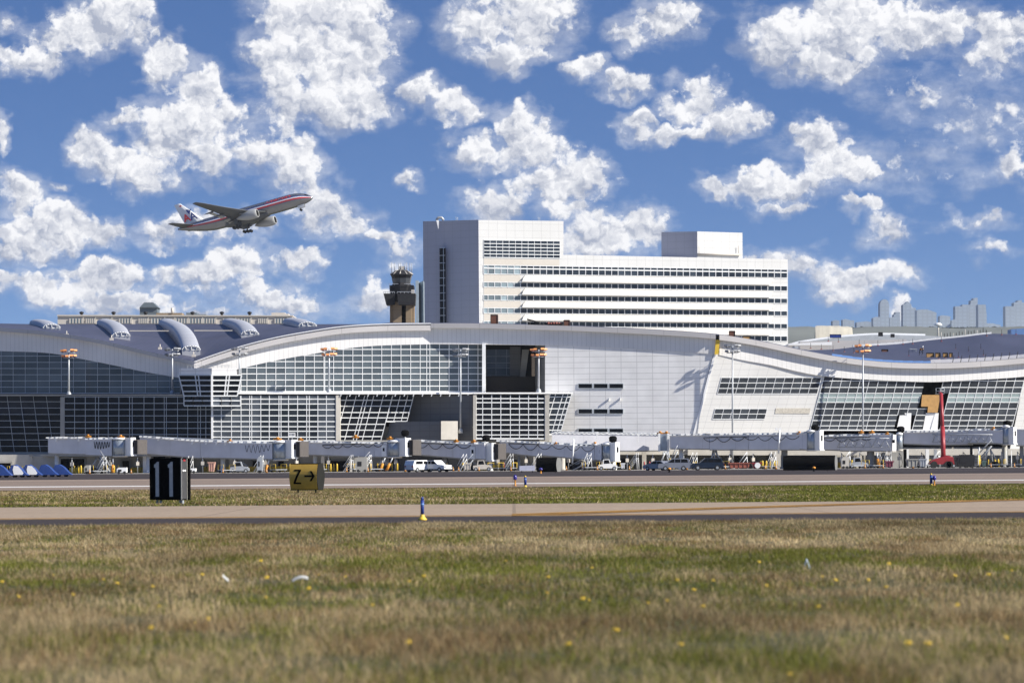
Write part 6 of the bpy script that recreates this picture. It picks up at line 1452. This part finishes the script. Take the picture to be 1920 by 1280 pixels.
for s, nm in ((-1, 'raised near wing'), (1, 'far wing')):
    w_ = airfoil([(s * 2.2, 11, -5, -1.9, 1.7), (s * 10, 5.3, -5, -1.2, 1.1), (s * 20, -1.2, -7.4, .6, .7), (s * 28.5, -6.7, -10.2, 2.4, .4), (s * 30.4, -8.6, -10.6, 2.9, .2)], PDK, 'wing', AP, nm)
    fl = MB()
    for (y, x, z) in ((5.5, -5.6, -2.3), (9.8, -5.8, -1.9), (14.5, -6.6, -.9), (20, -8.2, -.1)):
        fl = MB(); fl.tube_rings([[Vector((x + 3 - 5.5 * u, s * y + .35 * rr * math.cos(q), z - .3 * u + .4 * rr * math.sin(q))) for q in [2 * math.pi * k / 8 for k in range(8)]] for u, rr in ((0, .2), (.25, 1), (.6, .9), (1, .15))]); build('flap_fairing', fl, PDK, w_, local=True)
    fp = MB(); fp.prism([Vector((-4.6, s * 3.4, -2.0)), Vector((-4.8, s * 9.5, -1.5)), Vector((-6.6, s * 9.5, -1.95)), Vector((-6.6, s * 3.4, -2.7))], (0, 0, -.15)); fp.prism([Vector((-5.2, s * 10.5, -1.2)), Vector((-7.6, s * 19.5, .3)), Vector((-8.9, s * 19.3, -.1)), Vector((-6.9, s * 10.5, -1.6))], (0, 0, -.12)); build('flap', fp, PGRY, w_, local=True)
    # engine
    ey, ez = s * 9.6, -3.3
    en = airf = MB(); prof = [(9.2, 1.45), (9.3, 1.62), (9.1, 1.80), (8.2, 1.98), (6.5, 2.05), (4.5, 1.9), (2.8, 1.5), (1.2, 1.0), (.2, .6), (-.6, .15)]
    en.tube_rings([[Vector((x, ey + r * math.cos(2 * math.pi * j / 28), ez + r * math.sin(2 * math.pi * j / 28))) for j in range(28)] for x, r in prof], 0, True, caps=False)
    e_ = build('engine', en, PGRY if s < 0 else PGRY, AP, local=True)
    ri = MB(); ri.tube_rings([[Vector((x, ey + r * math.cos(2 * math.pi * j / 28), ez + r * math.sin(2 * math.pi * j / 28))) for j in range(28)] for x, r in ((9.2, 1.45), (8.2, 1.5), (8.0, .05))], 0, True, caps=True); build('intake_fan', ri, BLK, e_, local=True)
    py = MB(); py.prism([Vector((8, ey - .15, ez + 1.6)), Vector((2, ey - .15, ez + 1.2)), Vector((0, ey - .15, ez + 2.2)), Vector((4.5, ey - .15, ez + 2.6))], (0, .3, 0)); build('pylon', py, PGRY, e_, local=True)
    airfoil([(s * 1.0, -22.8, -29.2, 1.5, .8), (s * 10.7, -29.2, -31.6, 2.5, .25)], PDK, 'tailplane', AP)
    gx_, gy_ = -2.6, s * 5.4
    gr = MB(); gr.tube([(gx_, gy_, -2), (gx_, gy_, -5.6)], .28, 8).tube([(gx_ + 2, gy_, -2.2), (gx_, gy_, -4.6)], .14, 6); g_ = build('main_gear', gr, DRK, AP, local=True)
    wl = MB()
    for dx in (-1.45, 0, 1.45):
        for dy in (-.75, .45): wl.tube([Vector((gx_ + dx, gy_ + dy, -5.9 - dx * .15)), Vector((gx_ + dx, gy_ + dy + .4, -5.9 - dx * .15))], .66, 14)
    build('gear_wheels', wl, TYR, g_, local=True)
    gd = MB(); gd.box(gx_ - 1.4, gx_ + 1.4, s * 3.4 - .05, s * 3.4 + .05, -5.2, -2.8); gd.box(gx_ - .8, gx_ + .8, gy_ + s * .9, gy_ + s * .98, -4.6, -2.4); build('gear_door', gd, PDK, g_, local=True)
ngb = MB().tube([(25.2, 0, -2.4), (25.2, 0, -4.6)], .16, 8); ng = build('nose_gear', ngb, DRK, AP, local=True)
build('gear_wheels', MB().tube([(25.2, -.55, -4.7), (25.2, -.2, -4.7)], .5, 12).tube([(25.2, .2, -4.7), (25.2, .55, -4.7)], .5, 12), TYR, ng, local=True)
build('gear_door', MB().box(24.2, 27.2, -.75, -.68, -3.9, -2.7).box(24.2, 27.2, .68, .75, -3.9, -2.7), PWH, ng, local=True)
bf = MB(); bf.tube_rings([[Vector((x, r * 1.05 * math.cos(2 * math.pi * j / 20), -2.3 + r * .5 * math.sin(2 * math.pi * j / 20))) for j in range(20)] for x, r in ((12.5, .3), (10, 2.3), (4, 3.2), (-4, 3.3), (-8, 2.6), (-12, .3))]); build('belly_fairing', bf, PDK, AP, local=True)
fin = MB(); fs = []
for (z, a, b, t) in ((2.3, -17.5, -28.0, .75), (3.4, -19.6, -28.3, .7), (12.6, -28.6, -31.6, .22)):
    fs.append([Vector((a - (a - b) * u, t * v, z)) for u, v in ((0, 0), (.1, .6), (.35, 1), (1, .06), (1, -.06), (.35, -1), (.1, -.6))])
fin.tube_rings(fs, 0, False); fn = build('tail_fin', fin, PWH, AP, local=True)
def fin_text(txt, size, x, z, m, slant=0):
    me = text_mesh(txt, size, m, .02, .09)
    for v in me.vertices: u, w2, e = v.co; v.co = (x + u + w2 * slant, -.78 + (w2 + z - 3.4) * .05 - e, z + w2)
    o = bpy.data.objects.new('tail_letter', me); C.objects.link(o); o.parent = fn; return o
fin_text('A', 4.7, -26.7, 5.4, PRED, -.25); fin_text('A', 4.7, -23.6, 5.4, PBLU, -.25)
eg = MB()
for pts in ([(-25.6, 7.2), (-25.0, 6.6), (-24.8, 7.4), (-23.9, 9.3), (-24.6, 8.8), (-25.3, 8.2)], [(-25.6, 7.2), (-25.3, 8.2), (-25.9, 9.0), (-26.6, 9.6), (-26.2, 8.3)], [(-25.5, 8.3), (-25.1, 8.2), (-25.2, 9.0), (-25.7, 9.3)]):
    eg.prism([Vector((x, -.74 + (z - 3.4) * .05, z)) for x, z in pts], (0, .03, 0))
build('tail_emblem', eg, PBLU, fn, local=True)
fin_flag = MB().prism([Vector((-28.9, -.40, 11.1)), Vector((-27.9, -.40, 11.1)), Vector((-28.3, -.40, 11.7)), Vector((-29.3, -.40, 11.7))], (0, .03, 0)); build('small_red_mark', fin_flag, PRED, fn, local=True)
me = text_mesh('American', 3.4, PRED, .02, .07)
for v in me.vertices:
    u, w2, e = v.co; x = 16.6 + u * .92; r, zc = rad(x); z = zc + 1.95 + w2 * .62; y = -math.sqrt(max(.01, r * r - (z - zc) ** 2)) - .04 - e * .3; v.co = (x, y, z)
o = bpy.data.objects.new('airline_title', me); C.objects.link(o); o.parent = body
place_plane(AP)

# ------------------------------------------------------------------ grass (stuff) and flowers
def grass(name, Y0, Y1, dens, hmin, hmax, wdt, fine, kfun, lab, margin=1.35, tint=1.):
    n = int(0); out = []
    n = int(2 * (.165 * Y1 + 2.5) * (Y1 - Y0) * dens)
    Y = Y0 + (Y1 - Y0) * rng.random(n); Y = Y[rng.random(n) < (.165 * Y + 2.5) / (.165 * Y1 + 2.5)]; n = len(Y); X = (rng.random(n) * 2 - 1) * (.165 * Y + 2.5)
    # clumping
    cl = fbm(X * 1.6, Y * 1.6, 31, 3); keep = rng.random(n) < np.clip(.25 + 1.9 * (cl - .25), .12, 1); X = X[keep]; Y = Y[keep]; n = len(X)
    px = 960 + X / Y * F; py = HY + H * F / Y - (px - 960) * math.sin(TH)
    g = kfun(X, Y, px, py); big = fbm(X * 1.1, Y * .45, 77, 4)
    isg = rng.random(n) < g
    v = rng.random(n)[:, None]
    straw = np.array([.43, .335, .19]) * (.55 + .75 * v) ; brown = np.array([.24, .16, .08]) * (.6 + .7 * v); green = np.array([.155, .16, .034]) * (.55 + .8 * v)
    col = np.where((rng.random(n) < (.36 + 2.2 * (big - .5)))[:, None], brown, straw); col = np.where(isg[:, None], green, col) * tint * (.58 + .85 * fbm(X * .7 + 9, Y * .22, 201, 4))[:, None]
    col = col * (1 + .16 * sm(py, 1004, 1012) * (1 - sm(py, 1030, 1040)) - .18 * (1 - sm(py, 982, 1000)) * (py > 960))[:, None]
    h = (hmin + (hmax - hmin) * rng.random(n) ** 1.6) * (.6 + .9 * cl[keep]) * np.where(isg, .85, 1.05)
    th = rng.random(n) * 2 * np.pi; ln = rng.normal(0, .85, n); ld = rng.random(n) * 2 * np.pi
    dx = np.cos(th) * wdt / 2; dy = np.sin(th) * wdt / 2
    lx = np.cos(ld) * ln * h; ly = np.sin(ld) * ln * h
    if fine:
        V = np.zeros((n, 5, 3)); 
        V[:, 0] = np.stack([X - dx, Y - dy, np.zeros(n)], 1); V[:, 1] = np.stack([X + dx, Y + dy, np.zeros(n)], 1)
        V[:, 2] = np.stack([X - dx * .8 + lx * .3, Y - dy * .8 + ly * .3, h * .55], 1); V[:, 3] = np.stack([X + dx * .8 + lx * .3, Y + dy * .8 + ly * .3, h * .55], 1)
        V[:, 4] = np.stack([X + lx, Y + ly, h * .95], 1); k = 5
        tri = np.array([[0, 1, 3], [0, 3, 2], [2, 3, 4]])
    else:
        V = np.zeros((n, 3, 3)); V[:, 0] = np.stack([X - dx, Y - dy, np.zeros(n)], 1); V[:, 1] = np.stack([X + dx, Y + dy, np.zeros(n)], 1); V[:, 2] = np.stack([X + lx, Y + ly, h], 1); k = 3
        tri = np.array([[0, 1, 2]])
    Fc = (np.arange(n)[:, None, None] * k + tri[None]).reshape(-1)
    me = bpy.data.meshes.new(name); me.vertices.add(n * k); me.vertices.foreach_set('co', V.reshape(-1).astype(np.float32))
    nf = n * len(tri); me.loops.add(nf * 3); me.loops.foreach_set('vertex_index', Fc.astype(np.int32)); me.polygons.add(nf); me.polygons.foreach_set('loop_start', (np.arange(nf) * 3).astype(np.int32))
    at = me.attributes.new('col', 'FLOAT_COLOR', 'POINT'); cc = np.ones((n, k, 4)); cc[:, :, :3] = col[:, None, :]; at.data.foreach_set('color', cc.reshape(-1).astype(np.float32))
    me.update(calc_edges=True); me.materials.append(GRM)
    o = bpy.data.objects.new(name, me); C.objects.link(o); return tag(o, lab, 'grass', kind='stuff')
GRM = bpy.data.materials.new('grass_blade'); GRM.use_nodes = True
def _g():
    nt = GRM.node_tree; N = nt.nodes; L = nt.links; N.clear()
    a = N.new('ShaderNodeAttribute'); a.attribute_name = 'col'
    d = N.new('ShaderNodeBsdfDiffuse'); t = N.new('ShaderNodeBsdfTranslucent'); m = N.new('ShaderNodeMixShader'); m.inputs[0].default_value = .3; o = N.new('ShaderNodeOutputMaterial')
    L.new(a.outputs['Color'], d.inputs[0]); L.new(a.outputs['Color'], t.inputs[0]); L.new(d.outputs[0], m.inputs[1]); L.new(t.outputs[0], m.inputs[2]); L.new(m.outputs[0], o.inputs[0])
_g()
def sm(x, a, b): t = np.clip((x - a) / (b - a), 0, 1); return t * t * (3 - 2 * t)
def blob(px, py, cx, cy, rx, ry): return np.exp(-((px - cx) / rx) ** 2 - ((py - cy) / ry) ** 2)
def k_near(X, Y, px, py):
    py2 = py + (px - 960) * math.sin(TH)
    nz = fbm(X * 1.3, Y * .5, 51, 5) - .5; nz2 = fbm(X * .3 + 3, Y * .14, 91, 3) - .5
    g = .08 + .60 * sm(py2, 1030, 1050) - .20 * sm(py2, 1092, 1120) - .24 * sm(py2, 1140, 1165) + .08 * sm(py2, 1180, 1240) + 2.0 * nz + 1.2 * nz2
    for b in ((1205, 1031, 60, 8, .8), (1330, 1035, 45, 6, .5), (850, 999, 45, 5, .4), (500, 1200, 45, 22, .6), (1510, 1245, 70, 22, .6), (1335, 1110, 60, 10, .5), (1330, 1190, 40, 18, .4), (1790, 1240, 120, 16, .4)): g += b[4] * blob(px, py, *b[:4])
    return np.clip(g, .05, .95)
def k_far(X, Y, px, py):
    py2 = py + (px - 960) * math.sin(TH)
    nz = fbm(X * .35, Y * .16, 151, 4) - .5
    g = .46 + .46 * sm(px, 750, 1250) + .12 * sm(py2, 922, 940) + 1.6 * nz - .25 * sm(px, 900, 300) * sm(-py2, -932, -922)
    return np.clip(g, .08, .95)
grass('grass_field', 13, 27, 1350, .03, .11, .004, True, k_near, 'dry mown grass of straw and green blades nearest the camera')
grass('grass_field', 27, 46, 760, .025, .09, .006, True, k_near, 'patchy green and straw grass in the middle of the near field')
grass('grass_field', 46, 67.5, 420, .02, .075, .011, False, k_near, 'dry straw grass along the dark edge of the near taxiway')
grass('grass_strip', 98.4, 162.5, 90, .03, .09, .035, False, k_far, 'green and straw grass strip between the two taxiways')
FY = mat('yellow_petals', (.62, .42, .03), .6, var=.1); FST = mat('flower_stem_green', (.08, .12, .03), .7)
fl = MB(); 
for k in range(9):
    a = 2 * math.pi * k / 9; b = a + .5; z = .092
    fl.face([(0, 0, z), (.026 * math.cos(a), .026 * math.sin(a), z + .010), (.030 * math.cos((a + b) / 2), .030 * math.sin((a + b) / 2), z + .013), (.026 * math.cos(b), .026 * math.sin(b), z + .010)], 0)
fl.lathe([(.001, z + .016), (.016, z + .010), (.014, z - .004), (.002, z - .008)], (0, 0, 0), 8)
flst = MB().tube([(0, 0, 0), (.004, 0, .05), (0, 0, .09)], .0025, 4)
fpos = [(29, 1125), (132, 1120), (283, 1107), (100, 1083), (307, 1144), (380, 1087), (503, 1090), (290, 1188), (370, 1174), (387, 1166), (650, 1085), (501, 1124), (583, 1111), (600, 1082), (7, 1104), (1114, 1071), (1152, 1202), (1075, 1221), (1274, 1228), (1248, 1135), (1215, 1140), (1340, 1097), (1435, 1103), (1666, 1062), (1542, 1089), (1563, 1095), (1664, 1111), (1624, 1094), (1542, 1149), (1799, 1143), (1322, 1152), (1032, 1093), (1420, 1059), (1875, 1203), (765, 1215), (800, 1090), (770, 1100), (700, 1143), (1707, 1226), (1740, 1230), (1270, 1096), (490, 1060), (192, 1095), (1787, 1089), (1855, 1088), (1840, 1066), (1100, 1130), (1480, 1275)]
while len(fpos) < 54: fpos.append((random.uniform(0, 1920), random.uniform(1050, 1150)))
flower0 = None
for k, (px, py) in enumerate(fpos):
    a, b = unroll(px, py + 3); Y = H * F / (-b); Y -= 1.2 if False else 0
    if flower0 is None:
        flower0 = thing('yellow_flower', 'small yellow wildflower head standing in the grass', 'flower', (0, 0, 0), 'yellow wildflowers in the grass')
        build('petals', fl, FY, flower0); build('stem', flst, FST, flower0); f = flower0
    else: f = copy_tree(flower0)
    f.location = Gd(px, Y); s = random.uniform(.5, 1.0); f.scale = (s, s, s); f.rotation_euler = (R(random.uniform(10, 50)), 0, random.uniform(-1, 1))

# ------------------------------------------------------------------ haze
hm = bpy.data.materials.new('haze_air'); hm.use_nodes = True; nt = hm.node_tree; nt.nodes.clear()
pv = nt.nodes.new('ShaderNodeVolumePrincipled'); pv.inputs['Color'].default_value = (.86, .92, 1, 1); pv.inputs['Density'].default_value = .000028; pv.inputs['Anisotropy'].default_value = .2
oo = nt.nodes.new('ShaderNodeOutputMaterial'); nt.links.new(pv.outputs[0], oo.inputs['Volume'])
hz = build('haze', MB().box(-4000, 4000, -100, 7500, -1, 330), hm); hz['kind'] = 'stuff'; hz['label'] = 'thin bluish haze over the airfield'
